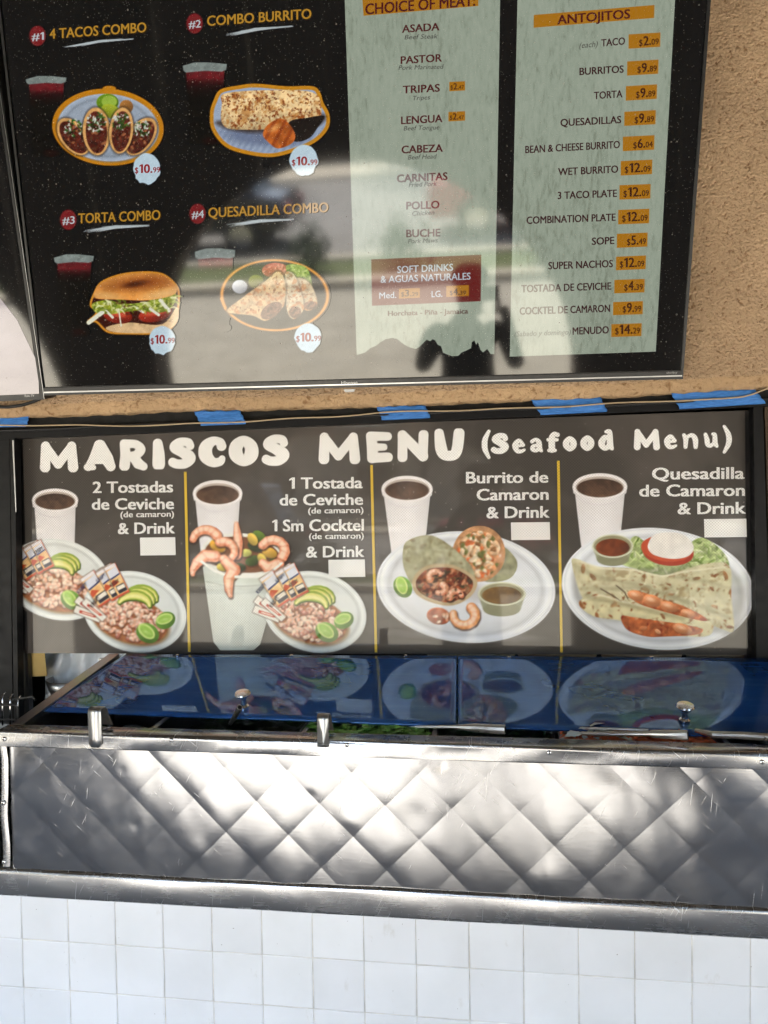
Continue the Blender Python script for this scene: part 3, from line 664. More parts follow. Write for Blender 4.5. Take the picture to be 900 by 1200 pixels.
def tv_tacos():
    a = Art(26, 84, 196, 222, 1.4, SB); red_drink(a, 30, 78, 90, 97, 7)
    a.over(a.ell(126.5, 149, 65.5, 45, 4), (176, 118, 26)); a.over(a.ell(128, 103.5, 8, 3), (176, 118, 26)); oval_plate(a, 126.5, 149.5, 59.5, 39.5, 4, (146, 156, 168))
    blob(a, 126, 120, 13, 10, 0, (96, 128, 30)); a.over(a.ell(128, 119, 9, 7), (140, 166, 66)); blob(a, 148, 125, 8, 8, 0, (150, 104, 56)); blob(a, 131, 131, 13, 8, 25, (140, 150, 46))
    for k, (x, y, rx, ry, rt) in enumerate([(86, 160, 15, 25, -38), (165, 160, 15, 25, 36), (113, 154, 16, 28, -3), (142, 153, 14, 27, 6)]):
        a.over(a.ell(x, y, rx+1.5, ry+1.5, rt, 1.5), (40, 30, 22), .6); a.over(a.ell(x, y, rx, ry, rt), tex(a, (190, 146, 92), .4, 5, k))
        m = a.ell(x, y+1, rx*.78, ry*.88, rt); a.over(m, tex(a, (78, 34, 26), .8, 3, k+3)); scatter(a, m, 90, (1.2, 3), [(104, 48, 34), (54, 26, 20), (150, 96, 66), (92, 62, 44)], k, (x-rx, y-ry, x+rx, y+ry))
        mt = a.ell(x, y-ry*.38, rx*.8, ry*.45, rt); scatter(a, mt, 120, (1, 2.6), [(50, 84, 34), (188, 194, 180), (70, 112, 44), (36, 62, 26), (200, 200, 190)], k+9, (x-rx, y-ry, x+rx, y), .45)
    splat(a, 172, 198, 16, 18.5, 1); return a
def tv_burrito():
    a = Art(210, 66, 392, 212, 1.4, SB); red_drink(a, 214, 266, 74, 83, 9)
    out = [(246, 132), (250, 118), (258, 105), (280, 100), (300, 98), (335, 101), (366, 101), (375, 108), (379, 120), (386, 134), (385, 150), (372, 165), (350, 176), (320, 184), (290, 181), (264, 172), (248, 152)]
    a.over(a.spl(out, grow=0), (178, 124, 34)); a.over(a.spl(out, grow=-4.5), (146, 158, 176)); pl = a.spl(out, grow=-5)
    a.over(pl*np.clip(.5+.5*np.sin(a.X*.8+a.Y*.5), 0, 1)*np.clip(a.Y/14-10, 0, 1), (110, 122, 144), .5); a.over(a.ell(312, 158, 48, 13, 3, 6), (96, 106, 130), .8)
    bd = a.spl([(262, 110), (300, 106), (350, 106), (370, 110), (376, 122), (374, 140), (350, 144), (318, 151), (285, 152), (266, 150), (259, 140), (260, 122)])
    a.over(a.spl([(262, 150), (300, 156), (350, 150), (376, 146), (372, 132), (262, 140)], 4), (48, 34, 26), .7); v = (a.Y-106)/44
    a.over(bd, tex(a, (206, 178, 132), .35, 7, 3)*np.clip(1.08-.38*np.clip(v-.4, 0, 1), 0, 1.1)[..., None]); a.char(bd, 7, .52, (170, 116, 62), 61, .7, .12); a.char(bd, 4, .60, (132, 72, 34), 62, .85, .07); a.char(bd, 2.6, .66, (92, 44, 24), 63, .8, .06); a.char(bd, 3, .62, (222, 204, 164), 64, .6); scatter(a, bd, 160, (.8, 2), [(168, 110, 54), (142, 78, 34), (214, 188, 140), (120, 58, 28), (222, 204, 164)], 4, (258, 104, 378, 152), .6, .7)
    dk = a.spl([(340, 142), (360, 138), (380, 136), (372, 150), (362, 162), (346, 166), (336, 156)]); a.over(dk, tex(a, (34, 28, 26), .9, 3, 2))
    m = a.spl([(308, 158), (314, 146), (328, 139), (338, 144), (346, 158), (342, 168), (326, 174), (316, 168)]); a.over(m, tex(a, (168, 92, 42), .6, 6, 8)); a.over(m*np.clip(np.sin(a.X*.5+a.Y*.25), 0, 1), (112, 48, 24), .55); a.over(a.ell(322, 150, 7, 3, -30, 3), (214, 156, 96), .7)
    splat(a, 356, 188, 16.5, 18.5, 2); return a
def tv_torta():
    a = Art(58, 294, 218, 420, 1.4, SB); red_drink(a, 63, 110, 299, 307, 6)
    out = [(104, 380), (102, 376), (112, 366), (105, 358), (109, 344), (118, 330), (140, 321), (165, 318), (190, 320), (206, 332), (211, 345), (209, 368), (206, 380), (190, 391), (150, 392), (126, 390), (112, 378)]
    a.over(a.spl(out), (184, 126, 44)); a.over(a.spl(out, grow=-2.6), (60, 26, 18)); body = a.spl(out, grow=-3)
    a.over(a.spl([(124, 384), (150, 378), (190, 380), (207, 360), (208, 376), (190, 389), (140, 390)]), tex(a, (196, 166, 126), .3, 5, 2))
    for x, y, rx, ry, rt in [(138, 370, 17, 9, 10), (182, 368, 20, 9, -12)]: blob(a, x, y, rx, ry, rt, (160, 52, 36), .6, 1.1); a.over(a.ell(x, y-2, rx*.7, ry*.4, rt, 1.5), (190, 84, 60), .8)
    lt = a.spl([(108, 356), (124, 352), (150, 356), (180, 352), (204, 342), (204, 356), (190, 366), (160, 364), (130, 368), (112, 366)]); a.over(lt, tex(a, (128, 138, 46), .7, 4, 6))
    scatter(a, lt, 160, (1.5, 5), [(176, 180, 88), (104, 120, 36), (196, 200, 140), (150, 150, 50)], 6, (106, 342, 206, 368), .35)
    for p in ([(104, 378, 2.5), (120, 366, 2.5)], [(122, 362, 1.3), (132, 372, 1.5)], [(139, 362, .7), (142, 382, .8)], [(160, 361, 1.3), (168, 366, 1.3)], [(188, 352, 2), (198, 364, 2.2)], [(176, 362, 1.6), (186, 369, 1.6)]): a.over(a.stroke(p), (206, 204, 184))
    rq = random.Random(3)
    for k in range(46):
        x = rq.uniform(108, 204); y = 354-(x-108)*.07+rq.uniform(-3, 14); t_ = rq.uniform(-.9, .9); a.over(a.stroke([(x, y, .6), (x+5*math.cos(t_), y+4*math.sin(t_), 1.1), (x+10*math.cos(t_+.5), y+8*math.sin(t_+.5), .4)]), rq.choice([(176, 184, 96), (130, 146, 54), (206, 206, 160), (96, 112, 36)]), .85)
    a.char(body, 4, .70, (64, 28, 18), 70, .6)
    bun = a.spl([(110, 344), (118, 332), (140, 323), (165, 320), (190, 322), (203, 332), (207, 342), (196, 348), (170, 352), (140, 351), (114, 350)]); v = (a.Y-320)/32
    a.over(bun, np.clip(tex(a, (188, 128, 66), .25, 8, 5)*(1.0+.35*np.clip(v-.5, 0, 1))[..., None], 0, 1)); a.over(bun*a.ell(165, 332, 32, 7, -6, 8), (118, 58, 24), .75); a.over(bun*a.ell(158, 333, 12, 3, -10, 3), (62, 30, 16), .8)
    a.over(bun*a.ell(190, 345, 22, 5, -12, 6), (214, 178, 122), .7); a.over(bun*a.ell(125, 347, 16, 4, 8, 5), (206, 164, 106), .7)
    splat(a, 190, 399, 15.5, 17, 3); return a
def tv_quesadilla():
    a = Art(224, 288, 390, 418, 1.4, SB); red_drink(a, 228, 276, 292, 302, 6)
    u, v = a.uv(322, 346, 62, 41, 1); r = np.hypot(u, v); a.over(np.clip(1.3-np.abs(r-1)*40/1.7, 0, 1), (200, 138, 58)); a.a = np.maximum(a.a, (r < 1)*1.0)
    a.over(a.stroke([(259, 350, 1.2), (264, 362, 1.2), (268, 366, 1.2)]), (200, 138, 58))
    blob(a, 281, 336, 9, 8, 0, (180, 182, 188)); blob(a, 300, 330, 9, 8, 0, (110, 112, 40)); blob(a, 323, 317, 16, 9, 0, (168, 74, 62)); scatter(a, a.ell(323, 317, 16, 9), 60, (1.5, 3), [(190, 100, 84), (150, 56, 48), (206, 140, 120)], 1, (306, 308, 340, 326))
    lt = a.spl([(335, 312), (350, 310), (362, 318), (366, 345), (355, 350), (342, 330)]); a.over(lt, tex(a, (130, 150, 70), .7, 3, 2)); scatter(a, lt, 80, (1.5, 4), [(170, 184, 110), (96, 124, 50)], 3, (334, 308, 368, 350), .35)
    for P, c in (([(342, 330), (354, 326), (366, 336), (372, 356), (362, 364), (352, 358)], (176, 158, 128)), ([(334, 322), (344, 321), (352, 340), (356, 362), (344, 374), (336, 362)], (182, 166, 138)), ([(266, 365), (285, 348), (310, 330), (326, 318), (334, 330), (334, 352), (330, 362), (312, 376), (296, 370)], (184, 156, 118))):
        m = a.spl(P); a.over(a.spl(P, 2, 1.5), (40, 30, 24), .5); a.over(m, tex(a, c, .5, 5, 4)); a.char(m, 5, .56, (170, 108, 60), 66, .75); a.char(m, 3, .64, (120, 70, 38), 67, .8); scatter(a, m, 70, (1, 3.2), [(176, 110, 58), (150, 86, 44), (206, 178, 138)], 8, (262, 316, 374, 378), .6, .7)
    for x, y, rx, ry, rt in [(318, 364, 14, 8, -35), (346, 366, 7, 7, 0), (364, 358, 8, 5, 0)]: m = a.ell(x, y, rx, ry, rt); a.over(m, tex(a, (104, 70, 56), .6, 3, 1)); scatter(a, m, 40, (1, 2.5), [(140, 100, 82), (70, 44, 36)], 2, (x-rx, y-ry, x+rx, y+ry))
    splat(a, 361, 396, 16, 17, 4); return a

# ---- display capitals of the banner's title: strokes of varying width
GL = {
'M': [[(.12,.13,.14),(.13,.88,.12)],[(.13,.86,.12),(.47,.24,.12)],[(.47,.24,.12),(.83,.86,.12)],[(.83,.88,.12),(.87,.13,.14)]],
'A': [[(.14,.10,.10),(.30,.4,.12),(.50,.84,.16)],[(.50,.84,.16),(.72,.4,.17),(.84,.13,.13)],[(.30,.33,.09),(.7,.33,.09)],[(.1,.1,.09),(.3,.09,.07)]],
'R': [[(.20,.12,.14),(.24,.5,.14),(.19,.88,.12)],[(.2,.87,.12),(.58,.87,.11),(.76,.68,.13),(.56,.47,.11),(.3,.48,.1)],[(.5,.45,.13),(.68,.2,.14),(.86,.10,.11)]],
'I': [[(.5,.14,.17),(.5,.5,.16),(.42,.86,.13)]],
'S': [[(.80,.74,.11),(.72,.86,.11),(.42,.86,.12),(.22,.69,.14),(.5,.53,.14),(.78,.34,.16),(.6,.14,.13),(.3,.12,.12),(.14,.18,.12)]],
'C': [[(.84,.70,.13),(.78,.84,.11),(.5,.87,.12),(.24,.66,.17),(.24,.36,.18),(.5,.14,.13),(.78,.16,.11),(.86,.26,.09)]],
'O': [[(.5,.86,.13),(.24,.66,.17),(.24,.36,.18),(.5,.14,.13),(.76,.34,.18),(.76,.66,.17),(.5,.86,.13)]],
'E': [[(.24,.13,.13),(.26,.5,.15),(.18,.87,.12)],[(.2,.87,.12),(.82,.86,.11)],[(.3,.5,.1),(.68,.5,.09)],[(.24,.14,.13),(.84,.16,.12)]],
'N': [[(.16,.12,.13),(.16,.88,.12)],[(.16,.87,.13),(.82,.16,.14)],[(.82,.14,.12),(.84,.88,.13)]],
'U': [[(.15,.88,.12),(.22,.38,.15),(.34,.16,.13),(.64,.16,.13),(.76,.38,.14),(.82,.88,.14)]],
'e': [[(.3,.48,.08),(.78,.54,.09)],[(.78,.56,.11),(.5,.87,.11),(.24,.55,.17),(.36,.18,.14),(.62,.12,.11),(.86,.22,.08)]],
'a': [[(.2,.74,.11),(.46,.88,.10),(.68,.68,.15),(.72,.30,.15),(.86,.1,.09)],[(.66,.5,.09),(.3,.42,.11),(.24,.22,.13),(.48,.12,.11),(.68,.26,.12)]],
'f': [[(.84,.84,.09),(.58,.88,.09),(.42,.66,.13),(.42,.12,.13)],[(.14,.6,.07),(.8,.6,.07)],[(.2,.08,.07),(.66,.08,.07)]],
'o': [[(.5,.85,.12),(.26,.62,.17),(.26,.36,.17),(.5,.14,.12),(.74,.36,.17),(.74,.62,.17),(.5,.85,.12)]],
'd': [[(.66,.56,.09),(.42,.64,.10),(.24,.4,.14),(.26,.22,.12),(.46,.10,.1),(.66,.2,.1)],[(.5,.91,.07),(.72,.88,.1),(.74,.3,.13),(.86,.09,.08)]],
'n': [[(.24,.10,.11),(.26,.6,.14),(.16,.87,.10)],[(.3,.72,.1),(.56,.87,.11),(.74,.6,.15),(.76,.10,.12)]],
'u': [[(.14,.86,.1),(.24,.5,.14),(.28,.22,.13),(.46,.12,.11),(.68,.26,.1)],[(.62,.88,.09),(.74,.8,.12),(.76,.3,.14),(.88,.09,.09)]],
'(': [[(.86,.99,.05),(.4,.72,.08),(.28,.5,.09),(.4,.28,.08),(.86,.01,.05)]],
')': [[(.14,.99,.05),(.6,.72,.08),(.72,.5,.09),(.6,.28,.08),(.14,.01,.05)]],
}
def smooth_line(p, k=5):
    P = np.array(p, float); closed = np.allclose(P[0], P[-1]); n = len(P); out = []
    for i in range(n-1):
        p1, p2 = P[i], P[i+1]; p0 = P[i-1] if i else (P[-2] if closed else P[0]); p3 = P[i+2] if i+2 < n else (P[1] if closed else P[-1])
        for j in range(k): t = j/k; out.append(tuple(.5*((2*p1)+(-p0+p2)*t+(2*p0-5*p1+4*p2-p3)*t*t+(-p0+3*p1-3*p2+p3)*t**3)))
    return out+[tuple(P[-1])]
def title(glyphs, name, parent, col=(238, 238, 238)):
    xs = [g[1] for g in glyphs]; xe = [g[2] for g in glyphs]; a = Art(min(xs)-4, min(g[3] for g in glyphs)-5, max(xe)+4, max(g[4] for g in glyphs)+5, 2.0, BG)
    for g, x0, x1, yt, yb in glyphs:
        h = yb-yt; w = x1-x0; msk = None
        i0 = (a.X[0] > x0-5) & (a.X[0] < x1+5); j = np.where(i0)[0]; sub = Art.__new__(Art)
        sub.X = a.X[:, j[0]:j[-1]+1]; sub.Y = a.Y[:, j[0]:j[-1]+1]; sub.aa = a.aa
        sub.c = a.c[:, j[0]:j[-1]+1]; sub.a = a.a[:, j[0]:j[-1]+1]
        for st in GL[g]:
            st = smooth_line(st) if len(st) > 3 else st
            P = [(x0+(.5+(u-.5)*.93)*w, yb-(.5+(v-.5)*.94)*h, r*h*(1.24 if len(glyphs) < 9 and g.isupper() and h > 30 else 1.16)) for u, v, r in st]
            m = sub.stroke(P); m = np.minimum(m, np.clip((sub.X-x0+1)/1, 0, 1)*np.clip((x1+1-sub.X)/1, 0, 1)*np.clip(sub.Y-yt+1, 0, 1)*np.clip(yb+1-sub.Y, 0, 1))
            sub.over(m, col)
        a.c[:, j[0]:j[-1]+1] = sub.c; a.a[:, j[0]:j[-1]+1] = sub.a
    return a.build(name, ban, .0022, M_PATTR, parent, PK)
# ------------------------------------------------------------------ the setting
FL = 0.0
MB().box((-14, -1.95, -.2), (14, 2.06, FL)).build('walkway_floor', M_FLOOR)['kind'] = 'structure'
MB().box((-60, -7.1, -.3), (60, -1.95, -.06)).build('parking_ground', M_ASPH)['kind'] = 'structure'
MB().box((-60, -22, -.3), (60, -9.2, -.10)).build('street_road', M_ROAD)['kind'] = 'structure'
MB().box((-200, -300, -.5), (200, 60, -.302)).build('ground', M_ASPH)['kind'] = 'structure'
MB().box((-60, -8.9, -.3), (60, -7.4, -.02)).build('planting_strip', M_GRASS)['kind'] = 'structure'
MB().box((-60, -7.4, -.3), (60, -7.1, .05), .01).build('kerb', M_KERB)['kind'] = 'structure'
MB().box((-60, -9.2, -.3), (60, -8.9, .03), .01).build('kerb', M_KERB)['kind'] = 'structure'
MB().box((-60, -25.5, -.3), (60, -22, .02), .01).build('far_pavement', M_KERB)['kind'] = 'structure'

# building shell: wall above the window, arcade wall with arches, ceiling
WY = 2.055
wall = empty('stucco_wall', (0, WY, 0), 'tan textured stucco wall holding the menu screens above the service window', 'wall')
# lower lip line of the stucco, slightly wavy, with a rounded trowelled edge
xs = np.linspace(-200, 1120, 180)
lipy = np.interp(xs, [-200, 0, 120, 220, 300, 450, 600, 700, 800, 900, 1120], [497, 490, 486, 481, 480.5, 476.5, 470, 466.5, 461, 455, 441])
lip = [onY(x, y, WY) for x, y in zip(xs, lipy)]
V = []; Fc = []
prof = [(0, .035, 0), (0, .014, 0), (.004, .006, 0), (.012, .001, 0), (.03, 0, 0)]
for i, p in enumerate(lip):
    w = .0012*math.sin(i*1.7)+.001*math.sin(i*.63)
    for dy, dz, _ in prof: V.append((p[0], WY+dy, p[2]+dz+w))
m = len(prof)
for i in range(len(lip)-1):
    for k in range(m-1): a = i*m+k; Fc.append((a, a+1, a+m+1, a+m))
mesh('rounded_lip', V, Fc, M_STUCCO_S, wall, True)
V = []; Fc = []
for i, p in enumerate(lip):
    w = .0012*math.sin(i*1.7)+.001*math.sin(i*.63); V += [(p[0], WY, p[2]+.035+w), (p[0], WY, 3.1)]
for i in range(len(lip)-1): Fc.append((2*i, 2*i+2, 2*i+3, 2*i+1))
x0, x1 = lip[0][0], lip[-1][0]
n = len(V); V += [(-14, WY, 0), (x0, WY, 0), (x0, WY, 3.1), (-14, WY, 3.1), (x1, WY, 0), (14, WY, 0), (14, WY, 3.1), (x1, WY, 3.1)]
Fc += [(n, n+1, n+2, n+3), (n+4, n+5, n+6, n+7)]
mesh('wall_face', V, Fc, M_STUCCO, wall)
MB().box((-14, 2.9, 0), (14, 3.1, 4.2)).build('back_wall', M_STUCCO, wall)

arc = empty('arcade_wall', (0, -1.5, 0), 'shaded stucco arcade wall with round arches facing the parking lot', 'wall')
AX, AR, AZ, PER, AT = -.9, 1.56, .47, 3.9, .32
outline = []
V = []; Fc = []
def quad(a, b, c, d): n = len(V); V.extend([a, b, c, d]); Fc.append((n, n+1, n+2, n+3))
TOP = 3.1
for k in range(-3, 4):
    c = AX+k*PER
    for yy, fl in ((-1.5, 0), (-1.5-AT, 1)):
        pts = [(c+AR*math.cos(R(t)), AZ+AR*math.sin(R(t))) for t in range(0, 181, 6)]
        for (xa, za), (xb, zb) in zip(pts[:-1], pts[1:]): quad((xa, yy, za), (xb, yy, zb), (xb, yy, TOP), (xa, yy, TOP))
        quad((c+AR, yy, 0), (c+PER-AR, yy, 0), (c+PER-AR, yy, TOP), (c+AR, yy, TOP))
    sc = [(c+AR, 0)]+pts+[(c-AR, 0)]
    for (xa, za), (xb, zb) in zip(sc[:-1], sc[1:]): quad((xa, -1.5, za), (xb, -1.5, zb), (xb, -1.5-AT, zb), (xa, -1.5-AT, za))
M_STUCCO2 = plain('shade_darkened_stucco', (.07, .05, .035), .95, 0, .1, 8, .2, .004, 80)  # stucco with the arcade's shade put into its colour
mesh('arched_face', V, Fc, M_STUCCO2, arc)
MB().box((-14, -2.3, 3.1), (14, 3.3, 3.25)).build('arcade_roof', M_CEIL)['kind'] = 'structure'
for s in (-1, 1): MB().box((14*s, -1.8, 0), (14.2*s, 2.9, 3.1)).build('end_wall', M_STUCCO2, wall)

# room seen under the banner through the window
room = empty('service_window', (-.3, 2.12, .62), 'black framed service window behind the salad counter', 'window')
MB().box((-1.75, 2.50, .3), (1.3, 2.54, 1.75)).box((-1.75, 2.12, .3), (-1.72, 2.5, 1.75)).box((1.27, 2.12, .3), (1.3, 2.5, 1.75)).build('dark_recess', M_BLACK, room)
pf = lambda x, y, Y=2.07: onY(x, y, Y)
def bar(pts, Y, d, mb): mb.prism([onY(x, y, Y) for x, y in pts], (0, d, 0)); return mb
FR = {}
bar([(-190, 512), (1110, 457), (1110, 467), (-190, 523)], 2.070, .03, MB()).build('frame_head', M_BLACK, room)
bar([(-190, 523), (11, 514.5), (15, 850), (-190, 850)], 2.074, .05, MB()).build('frame_panel', M_BLACK, room)
bar([(11.5, 514), (17, 513.5), (21.5, 850), (16.5, 850)], 2.060, .03, MB()).build('frame_post', M_BLACK, room)
bar([(14.3, 516), (16.0, 516), (19.0, 600), (18.2, 600)], 2.0585, .0015, MB()).build('worn_edge', M_STEELD, room)
bar([(16, 700), (30, 700), (35, 850), (20, 850)], 2.104, .02, MB()).build('inner_stop', M_BLACKP, room)
bar([(874, 700), (890, 700), (892, 900), (876, 900)], 2.104, .03, MB()).build('inner_stop', M_BLACKP, room)
bar([(883, 477), (894, 476.5), (907, 900), (888, 900)], 2.066, .04, MB()).build('frame_post', M_BLACK, room)
bar([(896, 477), (1110, 467), (1110, 900), (911, 900)], 2.069, .04, MB()).build('frame_panel', M_STUCCO2, room)
MB().box((-1.5, 2.06, .80), (1.2, 2.13, .83)).build('sill', M_STEELD, room)

# foam strip under the stucco with tape and a loose wire
strip = empty('weather_strip', (-.3, 2.08, 1.7), 'black foam weather strip between the stucco lip and the window frame', 'strip')
V = [onY(x, y-6, 2.088) for x, y in zip(xs, lipy)]+[onY(x, np.interp(x, [-200, 1120], [514, 459.5]), 2.08) for x in xs]
mesh('foam_face', V, [(i+1, i, i+len(xs), i+1+len(xs)) for i in range(len(xs)-1)], M_BOARD, strip)
edge = MB()
edge.tube([onY(x, np.interp(x, [-200, 1120], [513, 458.5])+.6*math.sin(x*.03), 2.066) for x in xs], .0035, 6); edge.build('rubber_edge', M_BLACKP, strip, True)
def tape_mat():
    m, nt, b, o = newmat('blue_painters_tape'); v = mapped(nt, (9, 9, 60)); n = noise(nt, v, 6, 5)
    r = ramp(nt, n, [(.3, (.025, .14, .46)), (.7, (.06, .25, .68))]); nt.links.new(r.outputs[0], b.inputs['Base Color']); b.inputs['Roughness'].default_value = .6
    bump(nt, n, .5, .004, b); return m
M_TAPE = tape_mat()
def tape(corners, label):
    (ax, ay), (bx, by), (cx, cy), (dx, dy) = corners     # top-left, top-right, bottom-right, bottom-left
    V = []; Fc = []; nu, nv = 14, 8
    for j in range(nv+1):
        for i in range(nu+1):
            u, v = i/nu, j/nv; x = (ax*(1-u)+bx*u)*(1-v)+(dx*(1-u)+cx*u)*v; y = (ay*(1-u)+by*u)*(1-v)+(dy*(1-u)+cy*u)*v
            if i in (0, nu): x += .8*math.sin(j*2.1+ax)
            if j == 0: y += .7*math.sin(i*1.3+ax)
            V.append(onY(x, y, 2.0640+.0028*math.sin(v*5+u*2)+.001*math.sin(u*17)))
    for j in range(nv):
        for i in range(nu): a = j*(nu+1)+i; Fc.append((a, a+nu+1, a+nu+2, a+1))
    o = mesh('masking_tape', V, Fc, M_TAPE, None, True); tag(o, label, 'tape', 'blue tape pieces on the weather strip')
    so_ = o.modifiers.new('thickness', 'SOLIDIFY'); so_.thickness = .0006
tape([(-30, 489), (34, 487.5), (31, 500), (-30, 501.5)], 'blue tape piece at the left edge of the photo above the black frame')
tape([(227, 482), (281, 481), (289, 497), (236, 499)], 'blue tape piece above the first S of MARISCOS')
tape([(441, 476.5), (498, 475), (505, 490), (448, 492.5)], 'blue tape piece above the word MENU')
tape([(622, 468.5), (704, 466), (712, 482.5), (634, 486.5)], 'blue tape piece above the word Seafood')
tape([(786, 460.5), (884, 456), (898, 473), (797, 479.5)], 'longest blue tape piece near the right window corner')
wire = MB(); wx = np.linspace(-150, 905, 90)
wy = np.interp(wx, [-150, 30, 120, 200, 290, 380, 440, 520, 600, 660, 720, 780, 850, 875, 905], [500, 498, 499, 498, 493.5, 489, 484, 481, 479, 476, 473, 469.5, 468, 465, 452])+.8*np.sin(wx*.05)
wire.tube([onY(x, y, 2.0575) for x, y in zip(wx, wy)], .0021, 6)
tag(wire.build('loose_wire', plain('beige_wire_sleeve', (.50, .38, .24), .6), None, True), 'thin beige wire running loosely along the black strip above the window', 'wire')

# ------------------------------------------------------------------ televisions
def television(name, loc, label, quadpx, scr, depth=.06):
    t = empty(name, loc, label, 'television')
    P = [tvp.at(x, y, -.002) for x, y in quadpx]; MB().prism(P, tuple(-tvp.n*depth)).build('casing', M_BLACKP, t)
    return t
tv = television('menu_screen', tvp.at(430, 440), 'large wall mounted menu screen listing combos, choice of meat and antojitos prices', [(7.5, 0-120*1.0), (842, -120), (800.5, 444), (50, 463.5)], None)
# keep the true outline: the left and right edges lean inwards towards the foot
flat('screen_glass', [(-12, -118), (838, -118), (797.5, 433.5), (52.5, 453.5)], tvp, .0005, screen_mat((7, 7, 8), 'screen_black'), tv)
for a, b in (((-16, -118), (50, 463)), ((841, -118), (800, 444))):
    A, B = tvp.at(*a, .001), tvp.at(*b, .001); w = np.array([.006 if a[0] < 0 else -.006, 0, 0]); MB().prism([A, A+w, B+w, B], tuple(tvp.n*.004)).build('side_bezel', M_BLACKP, tv)
bz = MB(); A = tvp.at(50, 454.5, .001); B = tvp.at(800, 434.5, .001); C_ = tvp.at(800, 444, .001); D_ = tvp.at(50, 463, .001)
bz.prism([A, B, C_, D_], tuple(tvp.n*.006)); bz.build('bottom_bezel', M_BLACKP, tv)
MB().prism([tvp.at(52, 459.0, .0075), tvp.at(799, 439.6, .0075), tvp.at(799, 440.9, .0075), tvp.at(52, 460.6, .0075)], tuple(tvp.n*.003)).build('silver_strip', M_STEELD, tv)
lettering('Hisense', 400, 419, 450.3, 449.8, 3.6, tvp, .0085, plain('silver_print', (.7, .7, .7), .4), tv, .02)
MB().prism([tvp.at(403, 456, -.002), tvp.at(417, 455.6, -.002), tvp.at(415, 459, -.002), tvp.at(405, 459.3, -.002)], tuple(tvp.n*.006)).build('sensor_tab', plain('clear_tab', (.5, .5, .5), .3), tv)
lettering('dolby', 781, 794, 437.8, 437.4, 2.4, tvp, .0085, plain('grey_print', (.35, .35, .35), .4), tv, .01)
GOLD = screen_mat((176, 122, 30)); DRED = screen_mat((72, 18, 22)); REDB = screen_mat((116, 22, 26)); PALE = screen_mat((170, 178, 186)); GREY = screen_mat((88, 92, 88)); CRIM = screen_mat((138, 22, 30)); ORNG = screen_mat((160, 106, 18)); BROWN = screen_mat((60, 26, 14))
def T(s, x0, x1, y0, y1, cap, mat, off=.004, **k): return lettering(s, x0, x1, y0, y1, cap, tvp, off, mat, tv, **k)
# four combos
for (cx, cy, lb, x0, x1, b0, b1, txt, bx) in ((44, 42, '#1', 58, 171.5, 45.5, 37.5, '4 TACOS COMBO', (75, 54.5, 158, 46)), (228, 27.5, '#2', 242.5, 365, 30.3, 21.6, 'COMBO BURRITO', (255, 40.5, 344, 31)), (80, 257.5, '#3', 91.5, 188, 261.8, 257.5, 'TORTA COMBO', (95, 270, 176, 264.5)), (231.5, 250.5, '#4', 244, 385, 255, 248.5, 'QUESADILLA COMBO', (265, 263, 346, 257.5))):
    a = Art(cx-12, cy-14, cx+12, cy+14, 1.5, SB); a.over(a.ell(cx, cy, 9.6, 11.8), (112, 24, 28)); a.build('number_badge', tvp, .002, M_SATTR, tv)
    T(lb, cx-7, cx+7.5, cy+5.5, cy+4.5, 9, screen_mat((176, 180, 184)), bold=.022)
    T(txt, x0, x1, b0, b1, 12, screen_mat((166, 122, 38)), bold=.042)
    a = Art(bx[0]-3, bx[3]-8, bx[2]+3, bx[1]+6, 1.5, SB); brush(a, *bx, cx); a.build('brush_stroke', tvp, .002, M_SATTR, tv)
for f, nm in ((tv_tacos, 'taco_picture'), (tv_burrito, 'burrito_picture'), (tv_torta, 'sandwich_picture'), (tv_quesadilla, 'quesadilla_picture')):
    f().build(nm, tvp, .0025, M_SATTR, tv)
for x0, x1, b in ((158, 187.5, 203), (342, 372, 194), (176.5, 204.5, 403), (347, 376, 400.5)):
    price(('10', '99'), x0, x1, b, b-1, 10.5, tvp, .004, CRIM, tv, .035)
# choice-of-meat panel
rag = [(579.3, 415), (575, 415), (571, 409), (566, 413), (563, 410), (560, 401), (558, 404), (556, 399), (553, 401), (552, 408), (546, 411), (541, 413), (537, 417), (530, 417.5), (523, 415), (519, 413), (517, 406), (513, 404), (510, 399), (507, 397.5), (504, 400), (500, 398), (497, 401), (494, 404), (491, 407), (487, 409), (480, 407), (474, 404), (470, 401), (465, 397), (460, 396), (452, 397.5), (446, 401), (441, 405), (434, 408), (428, 413), (422, 415), (418, 416)]
flat('meat_panel', [(400, -118), (588, -118)]+rag, tvp, .0012, M_SPANEL, tv)
flat('gold_band', [(424, -10), (561, -20), (560.5, 7), (426, 18.5)], tvp, .002, ORNG, tv)
T('CHOICE OF MEAT:', 428, 557, 17, 6.5, 13, DRED, bold=.045)
for s, x0, x1, b0, b1, e, ex0, ex1, eb in (('ASADA', 471, 515, 38.4, 35.4, 'Beef Steak', 474, 513, 45.5), ('PASTOR', 469.5, 518, 75, 72, 'Pork Marinated', 467, 520, 81.2), ('TRIPAS', 472, 515.5, 109.5, 107.2, 'Tripes', 484, 504, 117), ('LENGUA', 470, 518.5, 145.5, 143, 'Beef Tongue', 473, 515, 152.3), ('CABEZA', 470.5, 519, 179.8, 177.8, 'Beef Head', 478, 512, 186.3), ('CARNITAS', 465, 524.5, 213.5, 210.7, 'Fried Pork', 479, 512, 218.3), ('POLLO', 476, 515, 245.3, 244, 'Chicken', 483, 509, 252), ('BUCHE', 476, 516, 278, 276.8, 'Pork Maws', 478, 513, 284.6)):
    T(s, x0, x1, b0, b1, 9.2, DRED, bold=.044); T(e, ex0, ex1, eb+.7, eb-.7, 5.4, screen_mat((58, 54, 52)), bold=.014, shear=.22)
